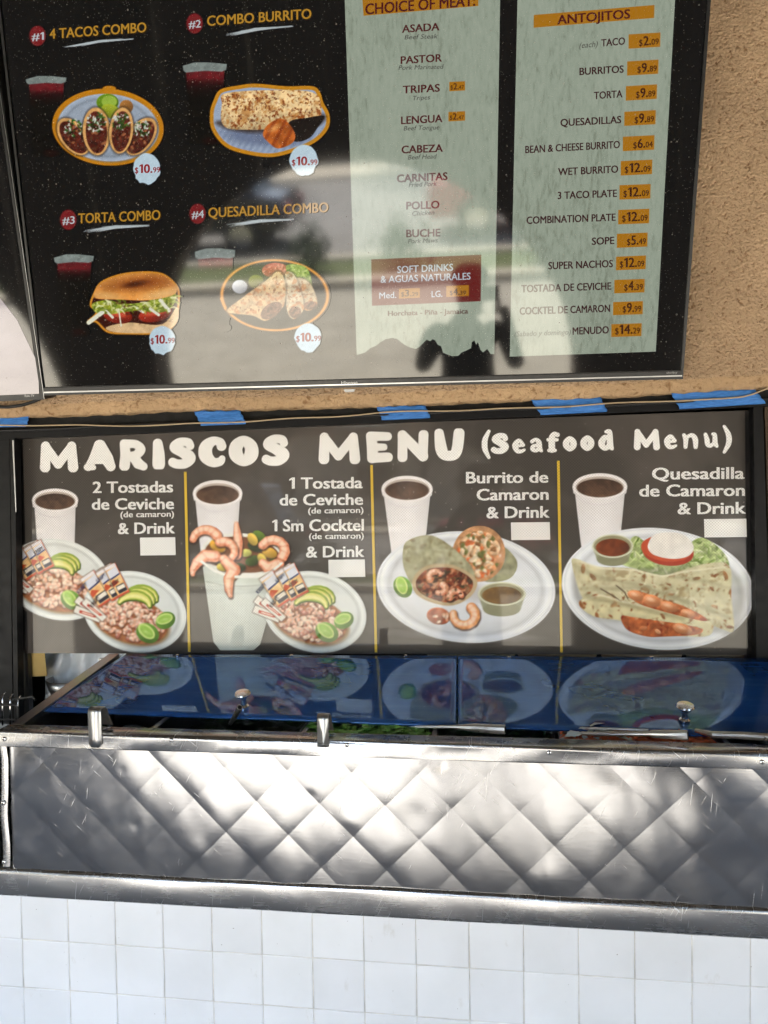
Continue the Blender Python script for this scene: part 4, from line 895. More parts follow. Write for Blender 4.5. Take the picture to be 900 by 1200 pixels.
for (q, x0, x1, b, c) in (([(526.5, 96), (545, 95.2), (545, 106), (526.5, 107)], 528, 543.5, 105, '47'), ([(525.5, 131.2), (545, 130.3), (545, 141.3), (525.5, 142.3)], 527, 543.5, 140.3, '47')):
    flat('price_tag', q, tvp, .002, ORNG, tv); price(('2', c), x0, x1, b, b-.6, 7.6, tvp, .004, BROWN, tv, .02)
flat('drinks_box', [(435, 304), (564, 298.5), (563.3, 353), (436, 358.3)], tvp, .002, screen_mat((96, 26, 24)), tv)
T('SOFT DRINKS', 465.5, 531, 320, 317, 8.3, PALE, bold=.035); T('& AGUAS NATURALES', 446, 551.5, 331.5, 327.5, 8.3, PALE, bold=.035)
T('Med.', 444.5, 464.5, 350, 349, 7.4, PALE, bold=.03); T('LG.', 505.7, 518.5, 348.3, 347.6, 7.4, PALE, bold=.035)
for (q, x0, x1, b, d) in (([(467.5, 338.5), (492, 337.5), (492, 348.8), (467.5, 350)], 470, 490, 347.5, ('3', '29')), ([(523, 335.2), (549.5, 334), (549.5, 346.8), (523, 348)], 527, 546, 345.8, ('4', '39'))):
    flat('price_tag', q, tvp, .003, ORNG, tv); price(d, x0, x1, b, b-.6, 7.8, tvp, .0045, BROWN, tv, .02)
T('Horchata - Piña - Jamaica', 454.5, 548.5, 370.3, 367.3, 6, DRED, bold=.03)
# prices panel
flat('prices_panel', [(609, -118), (797.5, -118), (768.5, 412), (597.3, 418)], tvp, .0012, M_SPANEL, tv)
flat('gold_band', [(625.5, 17.5), (767, 5.8), (766.5, 21), (625.3, 32.5)], tvp, .002, ORNG, tv); T('ANTOJITOS', 653, 738.5, 28.5, 21.3, 11, DRED, bold=.045)
for s, x0, x1, b0, b1, q, p in (('TACO', 704.5, 732.5, 54.6, 52, (736.7, 40.3, 774, 38, 16.8), ('2', '09')), ('BURRITOS', 679, 731, 88, 85, (735, 72, 771.7, 69.8, 16.6), ('9', '89')), ('TORTA', 696, 729.5, 116.2, 114, (733.5, 101, 770, 98.8, 17), ('9', '89')), ('QUESADILLAS', 656.7, 728, 148, 144.2, (731.7, 131, 768.5, 129, 16.6), ('9', '89')), ('BEAN & CHEESE BURRITO', 615.5, 726.5, 179.5, 173.4, (730, 160.2, 767, 158.4, 17), ('6', '04')), ('WET BURRITO', 654, 724.5, 205.6, 202.2, (727.5, 188.8, 764.5, 187, 17), ('12', '09')), ('3 TACO PLATE', 653.5, 723, 233.3, 230.6, (726, 217, 762.5, 215.6, 17), ('12', '09')), ('COMBINATION PLATE', 617, 721.5, 262.4, 258.6, (724.5, 246, 761, 244.6, 17), ('12', '09')), ('SOPE', 693.5, 720, 287, 285.8, (723, 274, 759, 272.5, 16.5), ('5', '49')), ('SUPER NACHOS', 642.5, 718.3, 315.6, 313, (722, 300.8, 757, 299.3, 16), ('12', '09')), ('TOSTADA DE CEVICHE', 611, 716.3, 342.6, 339.3, (720, 328, 755.5, 326.8, 15.8), ('4', '39')), ('COCKTEL DE CAMARON', 609, 715, 368.8, 365.4, (718.5, 354, 753.5, 352.8, 15.4), ('9', '99')), ('MENUDO', 671, 713.5, 392.2, 390.6, (716.5, 380, 752, 378.8, 15), ('14', '29'))):
    T(s, x0, x1, b0, b1, 8.8, screen_mat((52, 20, 24)), bold=.046)
    xa, ya, xb, yb, h = q; flat('price_tag', [(xa, ya), (xb, yb), (xb-.4, yb+h), (xa-.2, ya+h)], tvp, .002, ORNG, tv)
    w = .62 if len(p[0]) == 1 else .82; pc = xb-2.0; price(p, pc-(xb-xa)*w, pc, ya+h-3.2, yb+h-3.2, 11.2, tvp, .004, BROWN, tv, .026)
T('(each)', 679, 700.5, 56.5, 54.5, 6.8, screen_mat((60, 56, 52)), bold=.014, shear=.22)
T('(Sabado y domingo)', 603, 669, 394.5, 392, 6.2, screen_mat((92, 92, 84)), bold=.014, shear=.22)

tv2 = television('menu_screen', tvp.at(-100, 460, -.01), 'second wall screen cut off at the upper left, its foot glaring pale pink', [(-700, -50), (-20, -50), (52.3, 468), (-700, 500)], None)
def pinkish():
    m, nt, b, o = newmat('screen_arch_reflection'); g = N(nt, 'ShaderNodeNewGeometry')
    r = ramp(nt, noise(nt, mapped(nt), 6, 4), [(.3, L(150, 138, 140)), (.7, L(172, 160, 164))]); return screen_finish(m, nt, b, o, r.outputs[0], .9)
flat('screen_glass', [(-695, -50), (-23.5, -50), (46, 461.5), (-695, 492)], tvp, .0005, screen_mat((9, 9, 10)), tv2)
c2 = [(-340, 480), (-250, 330), (-140, 270), (-60, 285), (-10, 336), (20, 375), (44, 425), (45.9, 461.3), (-200, 471)]
flat('painted_arch_reflection', c2, tvp, .0012, pinkish(), tv2)  # arch mirrored in the glass, painted as a glowing patch
r2 = MB(); A = tvp.at(-23, -50, .001); B = tvp.at(52, 468, .001); w = np.array([-.0065, 0, 0]); r2.prism([A, A+w, B+w, B], tuple(tvp.n*.005)); r2.build('side_bezel', M_BLACKP, tv2)
r2 = MB(); r2.prism([tvp.at(-695, 492, .001), tvp.at(50, 461.6, .001), tvp.at(51, 468, .001), tvp.at(-695, 500, .001)], tuple(tvp.n*.0045)); r2.build('bottom_bezel', M_BLACKP, tv2)
A = tvp.at(-22.6, -50, .0065); B = tvp.at(52.2, 467.4, .0065); w = np.array([-.0013, 0, 0]); MB().prism([A, A+w, B+w, B], tuple(tvp.n*.001)).build('bright_edge', M_STEELD, tv2)
lettering('Roku TV', 29, 40, 465.3, 464.8, 2.6, tvp, .0065, plain('white_print', (.7, .7, .7), .4), tv2, .02)
cb = MB(); cb.tube([onY(x, y, 2.03) for x, y in [(-120, 473), (-60, 475), (-10, 476.5), (10, 477), (25, 475), (40, 470.5), (50, 466), (54, 458), (57, 450)]], .0045, 8)
tag(cb.build('power_cable', M_RUBBER, None, True), 'black cable sagging under the left screen against the stucco', 'cable')
MB_ = MB()
for px in (200, 650): MB_.prism([tvp.at(px, 250, -.06), tvp.at(px+60, 250, -.06), tvp.at(px+60, 330, -.06), tvp.at(px, 330, -.06)], (0, .10, .02))
MB_.build('wall_bracket', M_BLACK, tv)

# ------------------------------------------------------------------ the seafood banner
bn = empty('seafood_menu_banner', onY(450, 765, BAN_Y), 'perforated seafood menu banner stuck on the window, four pictured combos under big white letters', 'banner')
bgm = perf_mat(BG)
flat('banner_film', [(16.5, 512), (883.5, 480.7), (885.5, 767.5), (20.5, 765.5)], ban, 0, bgm, bn)
BM = perf_mat((16, 15, 17)); flat('black_margin', [(16.5, 512), (26.5, 511.5), (33, 765.5), (20.5, 765.5)], ban, .0006, BM, bn); flat('black_margin', [(873, 481.2), (883.5, 480.7), (885.5, 767.5), (875, 767.5)], ban, .0006, BM, bn)
for f, nm in ((picture_tostadas, 'tostada_picture'), (picture_cocktail, 'cocktail_picture'), (picture_burrito, 'burrito_picture'), (picture_quesadilla, 'quesadilla_picture')):
    f().build(nm, ban, .0012, M_PATTR, bn, PK)
YEL = perf_mat((222, 188, 62)); WHT = perf_mat((238, 238, 238)); 
for (ax, ay, bx, by) in ((217, 553, 221.8, 764), (435.3, 545, 440.6, 764.5), (654.2, 540, 658, 764.5)):
    flat('yellow_divider', [(ax-1.5, ay), (ax+1.6, ay), (bx+1.6, by), (bx-1.5, by)], ban, .0018, YEL, bn)
title([('M', 46, 93, 517.5, 553), ('A', 97, 137, 516, 552), ('R', 138, 174, 515, 551), ('I', 178, 194, 514, 549.5), ('S', 197, 230, 512.5, 549), ('C', 233, 265.5, 511.5, 547.5), ('O', 268, 303, 510.5, 546.5), ('S', 306.5, 340, 509, 545.5)], 'title_lettering', bn)
title([('M', 372, 424, 507, 543.5), ('E', 427.5, 461, 505.5, 542.5), ('N', 464.5, 503.5, 504.5, 541), ('U', 508, 545.5, 502.5, 540)], 'title_lettering', bn)
title([('(', 565, 574.5, 504, 537.5), ('S', 575, 597, 507, 532), ('e', 599, 617.5, 513.5, 531.5), ('a', 619.5, 637.5, 512.5, 530.5), ('f', 639.5, 656.5, 505, 530.5), ('o', 659, 676.5, 510.5, 529.5), ('o', 679.5, 697, 509.5, 529), ('d', 700, 720.5, 503, 528.5)], 'title_lettering', bn)
title([('M', 742, 774.5, 502.5, 527.5), ('e', 777, 795, 508.5, 526.5), ('n', 797, 821.5, 507, 526), ('u', 823.5, 843, 506, 525), (')', 847, 857.5, 498.5, 531)], 'title_lettering', bn)
def B_(s, x0, x1, y, cap=14, sl=-.5, bold=.036): return lettering(s, x0, x1, y+.3, y+sl, cap, ban, .003, WHT, bn, bold)
for s, x0, x1, y, c in (('2 Tostadas', 108.5, 203, 577.3, 13.6), ('de Ceviche', 107.5, 204, 597, 13.6), ('(de camaron)', 141, 204, 606, 7), ('& Drink', 138, 205, 625.5, 13.6), ('1 Tostada', 339, 425, 572.5, 13.6), ('de Ceviche', 327.5, 425.5, 592, 13.6), ('(de camaron)', 361, 426, 601.5, 7), ('1 Sm Cocktel', 319, 426.5, 622.3, 14), ('(de camaron)', 362, 426.5, 631.5, 7), ('& Drink', 358.5, 427, 653, 13.6), ('Burrito de', 546, 642.5, 566, 13.8), ('Camaron', 558.5, 643, 586, 13.8), ('& Drink', 570, 644, 607, 14), ('Quesadilla', 764, 872.5, 561.5, 14.2), ('de Camaron', 749, 873, 581.5, 14.2), ('& Drink', 794, 874, 602.3, 14.2)):
    B_(s, x0, x1, y, c, -.6, .05 if c > 8 else .036)
for q in ((164, 630, 205.3, 651), (384.8, 656, 427.5, 676.5), (598.7, 612.3, 644.2, 633), (825, 608.3, 874.6, 629.8)):
    x0, y0, x1, y1 = q; flat('blank_price_patch', [(x0, y0), (x1, y0-.5), (x1+.6, y1-.5), (x0+.5, y1)], ban, .0024, WHT, bn)
rs = random.Random(5)
for (x, y, rt) in ((32, 654, -55), (66, 640, -28), (52, 672, -50)):
    pass
def rot_letter(s, cx, cy, w, h, rot, rgb):
    c, q = math.cos(R(rot)), math.sin(R(rot))
    put_type(s, lambda u, v: (cx+(u*w-w/2)*c-(h/2-v*h/.72)*q, cy+(u*w-w/2)*q+(h/2-v*h/.72)*c), ban, .003, perf_mat(rgb), bn, .03, 0, 'packet_lettering')
for ox, oy, s_ in ((116, 692, 1), (326, 692, 1)):
    rot_letter('KRISPY', ox-20, oy-3, 15, 5, -48, (40, 46, 96)); rot_letter('KRISPY', ox-5, oy+13, 15, 5, -54, (60, 50, 56)); rot_letter('KRISPY', ox+2, oy-15, 13, 4.5, -40, (40, 46, 96)); rot_letter('KRISPY', ox+18, oy-9, 12, 4.5, -34, (60, 50, 56))
rot_letter('KRISPY', 27, 671, 13, 5, -54, (60, 50, 56)); rot_letter('KRISPY', 45, 645, 12, 4.5, -34, (60, 50, 56))

# things standing behind the glass under the banner
st_ = MB().prism([onY(x, y, 2.13) for x, y in [(35, 764), (52, 764), (55, 792), (37, 793)]], (0, .002, 0)).build('yellow_sticker', plain('yellow_card', (.62, .42, .14), .6), None); tag(st_, 'small yellow sticker in the lower left corner of the window', 'sticker')
rs = random.Random(2); V = []; Fc = []
for j in range(15):
    for i in range(25):
        x = 53+i*4.0; y = 762+j*5.6; V.append(onY(x, y, 2.2+.02*math.sin(i*.9+j*.3)+.012*math.sin(j*1.1+i*.4)))
for j in range(14):
    for i in range(24): a = j*25+i; Fc.append((a, a+25, a+26, a+1))
tag(mesh('plastic_bag', V, Fc, plain('white_plastic', (.8, .82, .84), .4, 0, .1, 8), None, True), 'crumpled white plastic sheet behind the lower left corner of the window', 'bag')
tag(MB().lathe(onY(70, 812, 2.12)+np.array([0, .06, 0]), [(.045, -.035), (.062, 0), (.07, .03), (.066, .03), (.05, -.02)]).build('steel_bowl', M_STEELD, None, True), 'round steel bowl beside the left end of the blue lid', 'bowl')
for k, (xa, xb, c) in enumerate(((500, 604, (.5, .42, .25)), (606, 700, (.36, .25, .13)), (704, 800, (.48, .34, .2)), (804, 884, (.3, .22, .14)))):
    tag(MB().prism([onY(xa, 766, 2.12), onY(xb, 766, 2.12), onY(xb-4, 776, 2.12), onY(xa+5, 776, 2.12)], (0, .02, 0)).build('cardboard_scrap', plain('cardboard%d' % k, c, .8), None), ('cream', 'dark brown', 'orange tan', 'narrow brown')[k]+' cardboard sliver under the banner foot, '+('left of the third divider', 'under the third divider', 'under the quesadilla plate', 'nearest the right window post')[k], 'cardboard')

# ------------------------------------------------------------------ steel counter
FYp = 1.60
Zt = .9665
ct = empty('steel_salad_counter', (0, FYp, .64), 'stainless steel salad counter with a quilted diamond pattern front', 'counter')
XL, XR = onY(6, 940, FYp)[0], 1.15
# quilted sheet
S = .141; AX0, AZ0 = -.849, .8955
def _st(i, k): return float(_h[(int(i)*131+k) & 4095])
def _pf(f, c): q = np.where(f < c, f/c*.5, .5+(f-c)/(1-c)*.5); return 1-(2*q-1)**2
dents = [(onY(px, py, FYp), rr, am) for px, py, rr, am in ((159, 967, .009, -.0007), (143, 902, .007, -.0004), (515, 896, .010, -.0009), (365, 932, .008, -.0008), (410, 962, .012, .0006), (487, 958, .03, -.002), (20, 1000, .03, .003), (720, 905, .02, -.001), (860, 1010, .03, -.0015), (235, 1000, .02, .001), (640, 1030, .025, .0015))]
VV = []; QQ = []; NS = 24; base_n = 0
u_, v_ = np.meshgrid(np.linspace(0, 1, NS+1), np.linspace(0, 1, NS+1)); I = np.arange((NS+1)**2).reshape(NS+1, NS+1); Q0 = np.stack([I[:-1, :-1], I[:-1, 1:], I[1:, 1:], I[1:, :-1]], -1).reshape(-1, 4)
for ia in range(-6, 16):
    for ib in range(-6, 18):
        gx = AX0+((ia+u_)+(ib+v_))*S/2; gz = AZ0+((ia+u_)-(ib+v_))*S/2
        if gx.max() < XL or gx.min() > XR or gz.max() < .643 or gz.min() > .944: continue
        hgt = (.0003+.0007*_st(ia, 400)*(.4+1.2*fbm(gx, gz, .11, 61, 2)))*_pf(u_, .30)+(.0003+.0007*_st(ib, 1900)*(.4+1.2*fbm(gx, gz, .12, 62, 2)))*_pf(v_, .68)
        hgt += .0040*(fbm(gx+9, gz*.4, .15, 21, 2)-.5)+.0009*(fbm(gx+.15*gz, gz*.35, .05, 31, 2)-.5)
        for q, rr, am in dents: hgt += am*np.exp(-((gx-q[0])**2+(gz-q[2])**2)/(2*rr*rr))
        e1 = np.clip((gx-XL)/.022, 0, 1); hgt = hgt*e1; yy = FYp-hgt+.012*(1-e1)**2
        wx_ = gx+.004*(fbm(gx, gz, .12, 3)-.5); wz_ = gz+.004*(fbm(gx, gz, .13, 7)-.5)
        P = np.stack([wx_, yy, wz_], -1).reshape(-1, 3); c = P[Q0].mean(1); k = (c[:, 0] > XL-.003) & (c[:, 0] < XR) & (c[:, 2] > .641) & (c[:, 2] < .945)
        VV.append(P); QQ.append(Q0[k][:, ::-1]+base_n); base_n += len(P)
V = np.concatenate(VV); Q = np.concatenate(QQ)
me = bpy.data.meshes.new('quilted_front'); me.vertices.add(len(V)); me.vertices.foreach_set('co', V.astype('f').ravel()); me.loops.add(Q.size); me.loops.foreach_set('vertex_index', Q.astype('i').ravel()); me.polygons.add(len(Q)); me.polygons.foreach_set('loop_start', (np.arange(len(Q))*4).astype('i')); me.update(calc_edges=True)
me.polygons.foreach_set('use_smooth', [True]*len(Q)); me.materials.append(M_STEELQ); qf = link('quilted_front', me, ct)
bm = bmesh.new(); bm.from_mesh(me); bmesh.ops.delete(bm, geom=[v for v in bm.verts if not v.link_faces], context='VERTS'); bm.to_mesh(me); bm.free()
# rim: folded sheet with a rounded nose
def folded(prof, x0, x1, step=.04, wob=.0006, seed=0):
    n = int((x1-x0)/step)+1; V = []; Fc = []; m = len(prof)
    for i in range(n+1):
        x = x0+(x1-x0)*i/n
        for k, (y, z) in enumerate(prof): V.append((x, y+wob*math.sin(x*7+k+seed)+wob*.6*math.sin(x*23+k*2), z+wob*math.sin(x*5+k*1.3+seed)))
    for i in range(n):
        for k in range(m-1): a = i*m+k; Fc.append((a, a+m, a+m+1, a+1))
    return V, Fc
nose = [(1.592, .931), (1.5915, .934), (1.5905, .956)]+[(1.5975-.007*math.cos(R(t)), .957+.0085*math.sin(R(t))) for t in range(10, 91, 16)]+[(1.64, .9655), (1.643, .9635), (1.6435, .940)]
V, Fc = folded(nose, XL-.012, XR, .03, .0006); o = mesh('top_rim', V, Fc, M_STEEL, ct, True)
V, Fc = folded([(1.594, .938), (1.5935, .9345), (1.596, .929), (1.60, .9285)], XL-.012, XR, .03, .0004, 2); mesh('rim_seam', V, Fc, M_STEEL, ct, True)
MB().box((XL, 1.6436, .70), (XR, 1.652, .962)).build('inner_wall', M_PAN, ct)
MB().box((XL, 1.652, .70), (XR, 2.05, .715)).build('well_floor', M_PAN, ct)
MB().box((XL, 2.04, .715), (XR, 2.052, 1.03)).build('back_wall', M_PAN, ct)
MB().box((XL, 1.61, .645), (XL+.012, 1.64, .93)).box((XL, 1.645, .645), (XL+.010, 2.04, .955)).build('end_panel', M_STEELD, ct)
# left wrap of the sheet with its curled bright edge
V = []; Fc = []; zz = np.linspace(.652, .938, 24)
for i, z in enumerate(zz):
    c = .002*math.sin(i*.5)+.004*math.exp(-((z-.90)/.03)**2)-.002
    for k, (xx, y) in enumerate(((c+.010, 1.5985), (c+.003, 1.5955), (c-.006, 1.5965), (c-.011, 1.604), (c-.012, 1.64))): V.append((XL+xx, y, z))
for i in range(len(zz)-1):
    for k in range(4): a = i*5+k; Fc.append((a, a+1, a+6, a+5))
mesh('curled_corner', V, Fc, M_STEEL, ct, True)
# ledge under the front
V, Fc = folded([(1.612, .6505), (1.602, .650), (1.595, .6475), (1.592, .6440), (1.5910, .638), (1.5905, .594), (1.5918, .589), (1.596, .586), (1.612, .586)], -2.6, 1.6, .05, .0005, 5); mesh('front_ledge', V, Fc, M_STEEL, ct, True)
# sloping side rail at the left end
A = onY(8, 852, 1.645); B = onY(128, 766, 2.04); sd = MB(); w = np.array([.030, 0, 0])
sd.prism([A, A+w, B+w, B], (0, .002, -.014)); sd.build('sloping_side_rail', M_STEELD, ct)
MB().prism([A+np.array([.004, .004, -.016]), B+np.array([.004, 0, -.016]), np.array([B[0]+.004, B[1], .72]), np.array([A[0]+.004, A[1], .72])], (.006, 0, 0)).build('side_cheek', M_PAN, ct)
def screw(px, py, Y=1.5905, rot=0):
    c = onY(px, py, Y); s = empty('screw', (0, 0, 0), None, None); bpy.data.objects.remove(s)
    mb = MB().lathe(c, [(.0052, 0), (.0050, .0012), (.0036, .0026), (.0012, .0031)], (0, -1, 0), 14); o = mb.build('screw', M_CHROME, ct, True)
    x = MB()
    for t in (rot, rot+90):
        cc, ss = math.cos(R(t)), math.sin(R(t)); u = np.array([cc, 0, ss])*.0026; v = np.array([-ss, 0, cc])*.0006; p = c+np.array([0, -.0033, 0]); x.prism([p-u-v, p+u-v, p+u+v, p-u+v], (0, .001, 0))
    x.build('cross_slot', M_BLACK, o); bpy.data.objects[-1] if False else None
for i, (px, py) in enumerate(((5, 866), (201, 867.5), (406.5, 873), (643.5, 882), (893, 893))): screw(px, py, 1.5905, i*25)
screw(4, 941, 1.594, 10); screw(5, 1010, 1.594, 40)

# pans and food in the well
def food_bed(name, x0, x1, z, cols, label, cat, seed, amp=.018, sc=.03):
    nx, ny = int((x1-x0)/.007), 40; gx, gy = np.meshgrid(np.linspace(x0, x1, nx+1), np.linspace(1.672, 1.99, ny+1))
    h = z+amp*(fbm(gx+5, gy, sc, seed, 4)-.4)*2
    V = np.stack([gx, gy, h], -1).reshape(-1, 3); I = np.arange((nx+1)*(ny+1)).reshape(ny+1, nx+1); Q = np.stack([I[:-1, :-1], I[:-1, 1:], I[1:, 1:], I[1:, :-1]], -1).reshape(-1, 4)
    m_, nt, b, o_ = newmat(name); vo = N(nt, 'ShaderNodeTexVoronoi'); vo.inputs['Scale'].default_value = 75; nt.links.new(mapped(nt), vo.inputs['Vector'])
    sp = N(nt, 'ShaderNodeSeparateColor'); nt.links.new(vo.outputs['Color'], sp.inputs[0]); r = ramp(nt, sp.outputs[0], [(0, cols[0]), (.5, cols[1]), (1, cols[2])]); nt.links.new(r.outputs[0], b.inputs['Base Color']); b.inputs['Roughness'].default_value = .3
    return tag(mesh(name, V, Q.tolist(), m_, None, True), label, cat)
pan_edges = [onY(px, 850, 1.67)[0] for px in (20, 176, 352, 505, 655, 850)]+[1.13]
pans = [('lime wedges', None)]
fills = [('cucumber_slices', (.03, .05, .02), (.05, .08, .03), (.02, .03, .015), 'dim dark green vegetables in the pan left of the first steel clip', .83), ('pickled_peppers', (.05, .10, .03), (.08, .13, .05), (.03, .05, .02), 'green peppers in the pan between the two steel clips', .86), ('shredded_lettuce', (.12, .32, .06), (.22, .48, .12), (.07, .2, .05), 'bright green shredded lettuce in the pan right of the second steel clip', .905), ('green_salsa', (.05, .12, .05), (.10, .2, .08), (.03, .07, .03), 'green salsa under the seam between the two blue lids', .90), ('red_salsa', (.55, .10, .03), (.75, .22, .08), (.35, .05, .02), 'orange red salsa behind the two steel handles', .925), ('chopped_ice', (.05, .06, .06), (.1, .11, .11), (.03, .03, .03), 'grey chopped ice in the last pan at the right', .86)]
for i, (nm, c0, c1, c2_, lb, z) in enumerate(fills):
    xa, xb = pan_edges[i]+.006, pan_edges[i+1]-.006
    p = empty('steel_pan', ((xa+xb)/2, 1.66, z-.1), ('first', 'second', 'third', 'fourth', 'fifth', 'sixth')[i]+' steel food pan from the left end of the counter', 'pan', 'food pans sunk in the counter')
    MB().box((xa, 1.656, .72), (xa+.002, 2.02, .951)).build('pan_side', M_PAN, p); MB().box((xb-.002, 1.656, .72), (xb, 2.02, .951)).build('pan_side', M_PAN, p)
    MB().box((xa-.005, 1.6525, .9515), (xa+.006, 2.03, .955), .001).build('pan_lip', M_STEELD, p)
    food_bed(nm, xa+.004, xb-.004, z+.022, (c0, c1, c2_), lb, nm.split('_')[-1], i*7)
leaf = MB(); rs = random.Random(8)
def leaves(x0, x1, z, n, col, name, label, cat, size=.02):
    mb = MB()
    for k in range(n):
        c = np.array([rs.uniform(x0, x1), rs.uniform(1.675, 1.74), z+rs.uniform(-.008, .012)]); L_ = rs.uniform(.6, 1.5)*size; t = rs.uniform(0, 6.28); u = np.array([math.cos(t), math.sin(t)*.6, rs.uniform(-.3, .5)])*L_; v = np.array([-math.sin(t), math.cos(t), rs.uniform(-.4, .4)])*L_*.35; w = np.array([0, 0, .004])
        mb.add([c-u, c-v*1.0+w, c+u, c+v+w, c+w*2], [(0, 1, 4), (1, 2, 4), (2, 3, 4), (3, 0, 4)])
    o = mb.build(name, plain(name, col, .4, 0, .4, 30), None, True); tag(o, label, cat, None, 'stuff')
leaves(pan_edges[2]+.01, pan_edges[3]-.01, .946, 160, (.18, .42, .08), 'lettuce_shreds', 'bright green lettuce shreds heaped beside the second steel clip', 'lettuce')
leaves(pan_edges[4]+.01, pan_edges[5]-.02, .950, 150, (.62, .14, .05), 'tomato_dice', 'orange red diced tomato behind the long ladle handle', 'tomato', .014)
leaves(pan_edges[4]+.03, pan_edges[4]+.16, .957, 30, (.42, .50, .52), 'onion_slices', 'pale sliced onion lying on the red salsa', 'onion', .022)

# blue acrylic lids
def blue_mat():
    m, nt, b, o = newmat('blue_acrylic'); v = mapped(nt)
    r = ramp(nt, noise(nt, v, 3.2, 4, .6, .5), [(.3, (.008, .045, .19)), (.7, (.018, .11, .42))])
    sm = ramp(nt, noise(nt, v, 40, 4), [(.5, (.03,)*3), (.8, (.12,)*3)])
    nt.links.new(r.outputs[0], b.inputs['Base Color']); nt.links.new(sm.outputs[0], b.inputs['Roughness']); b.inputs['IOR'].default_value = 2.6; b.inputs['Specular Tint'].default_value = (.40, .66, 1, 1)
    b.inputs['Roughness'].default_value = .1
    sc = mapped(nt, (1, 1, 1), (0, 0, R(35))); sm_ = N(nt, 'ShaderNodeMapping'); sm_.inputs['Scale'].default_value = (6, 260, 6); nt.links.new(sc, sm_.inputs[0])
    scr = ramp(nt, noise(nt, sm_.outputs[0], 1, 2), [(.70, (0, 0, 0)), (.76, (.22,)*3)]).outputs[0]
    vo = N(nt, 'ShaderNodeTexVoronoi'); vo.inputs['Scale'].default_value = 85; nt.links.new(v, vo.inputs['Vector']); pk = N(nt, 'ShaderNodeSeparateColor'); nt.links.new(vo.outputs['Color'], pk.inputs[0])
    dst = math_(nt, 'MULTIPLY', math_(nt, 'LESS_THAN', vo.outputs[0], math_(nt, 'MULTIPLY', pk.outputs[0], .12)), .35)
    glare_streaks = ramp(nt, noise(nt, mapped(nt, (1.6, 16, 3)), 2, 5, .7), [(.5, (0, 0, 0)), (.75, (.13,)*3)]).outputs[0]  # pale sky-glare streaks, painted on as a diffuse film
    dirt_glare = math_(nt, 'ADD', math_(nt, 'MAXIMUM', scr, dst), glare_streaks)  # real scratches and dust, plus the painted glare streaks
    dd = N(nt, 'ShaderNodeBsdfDiffuse'); dd.inputs[0].default_value = (.16, .30, .50, 1); mxd = N(nt, 'ShaderNodeMixShader'); nt.links.new(dirt_glare, mxd.inputs[0]); nt.links.new(b.outputs[0], mxd.inputs[1]); nt.links.new(dd.outputs[0], mxd.inputs[2])
    tr = N(nt, 'ShaderNodeBsdfTransparent'); tr.inputs[0].default_value = (.10, .28, .75, 1)
    mx = N(nt, 'ShaderNodeMixShader'); mx.inputs[0].default_value = .16; nt.links.new(mxd.outputs[0], mx.inputs[1]); nt.links.new(tr.outputs[0], mx.inputs[2]); nt.links.new(mx.outputs[0], o.inputs[0]); return m
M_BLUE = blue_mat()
lidY0, lidY1 = 1.715, 2.038
pA = onY(450, 847, lidY0); pB = onY(450, 769, lidY1); e_ = pB-pA; lidn = np.cross([1, 0, 0], e_); lidn /= np.linalg.norm(lidn)
if lidn[2] < 0: lidn = -lidn
lid = Plane(pA, lidn)
def lid_thing(pts, label, knob, seed):
    P = [lid.at(x, y) for x, y in pts]; t = empty('blue_lid', (P[0]+P[1])/2, label, 'lid', 'blue acrylic lids over the salad pans')
    # sheet with a very slight sag so its reflections wander
    V = []; Fc = []; nu, nv = 60, 16
    for j in range(nv+1):
        for i in range(nu+1):
            u, v = i/nu, j/nv; p = (P[0]*(1-u)+P[1]*u)*(1-v)+(P[3]*(1-u)+P[2]*u)*v
            V.append(p+lidn*(.0012*math.sin(u*5+seed)*math.sin(v*3)+.0006*math.sin(u*13+seed*2+v*2)))
    for j in range(nv):
        for i in range(nu): a = j*(nu+1)+i; Fc.append((a, a+1, a+nu+2, a+nu+1))
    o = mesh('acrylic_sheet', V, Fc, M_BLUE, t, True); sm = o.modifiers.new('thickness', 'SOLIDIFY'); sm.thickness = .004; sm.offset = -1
    kx, ky = knob; c = lid.at(kx, ky); kb = MB().lathe(c+lidn*.0005, [(.012, 0), (.012, .004), (.0075, .008), (.0065, .022), (.009, .029), (.0185, .033), (.0195, .036), (.0175, .0395), (.004, .041)], lidn, 24); kb.build('knob', M_CHROME, t, False, True)
    for hx in (np.linspace(pts[3][0]+60, pts[2][0]-60, 3)):
        h = lid.at(hx, pts[3][1]+3); MB().lathe(h+lidn*.001, [(.005, 0), (.005, .004), (.002, .006)], lidn, 12).build('hinge_stud', M_CHROME, t, False, True)
    return t
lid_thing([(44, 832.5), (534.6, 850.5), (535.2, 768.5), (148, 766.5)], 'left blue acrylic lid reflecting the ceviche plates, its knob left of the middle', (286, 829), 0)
lid_thing([(536.4, 850.6), (1010, 868), (990, 772), (536.8, 768.5)], 'right blue acrylic lid reflecting the burrito and quesadilla plates, running out of frame', (802, 845), 2)

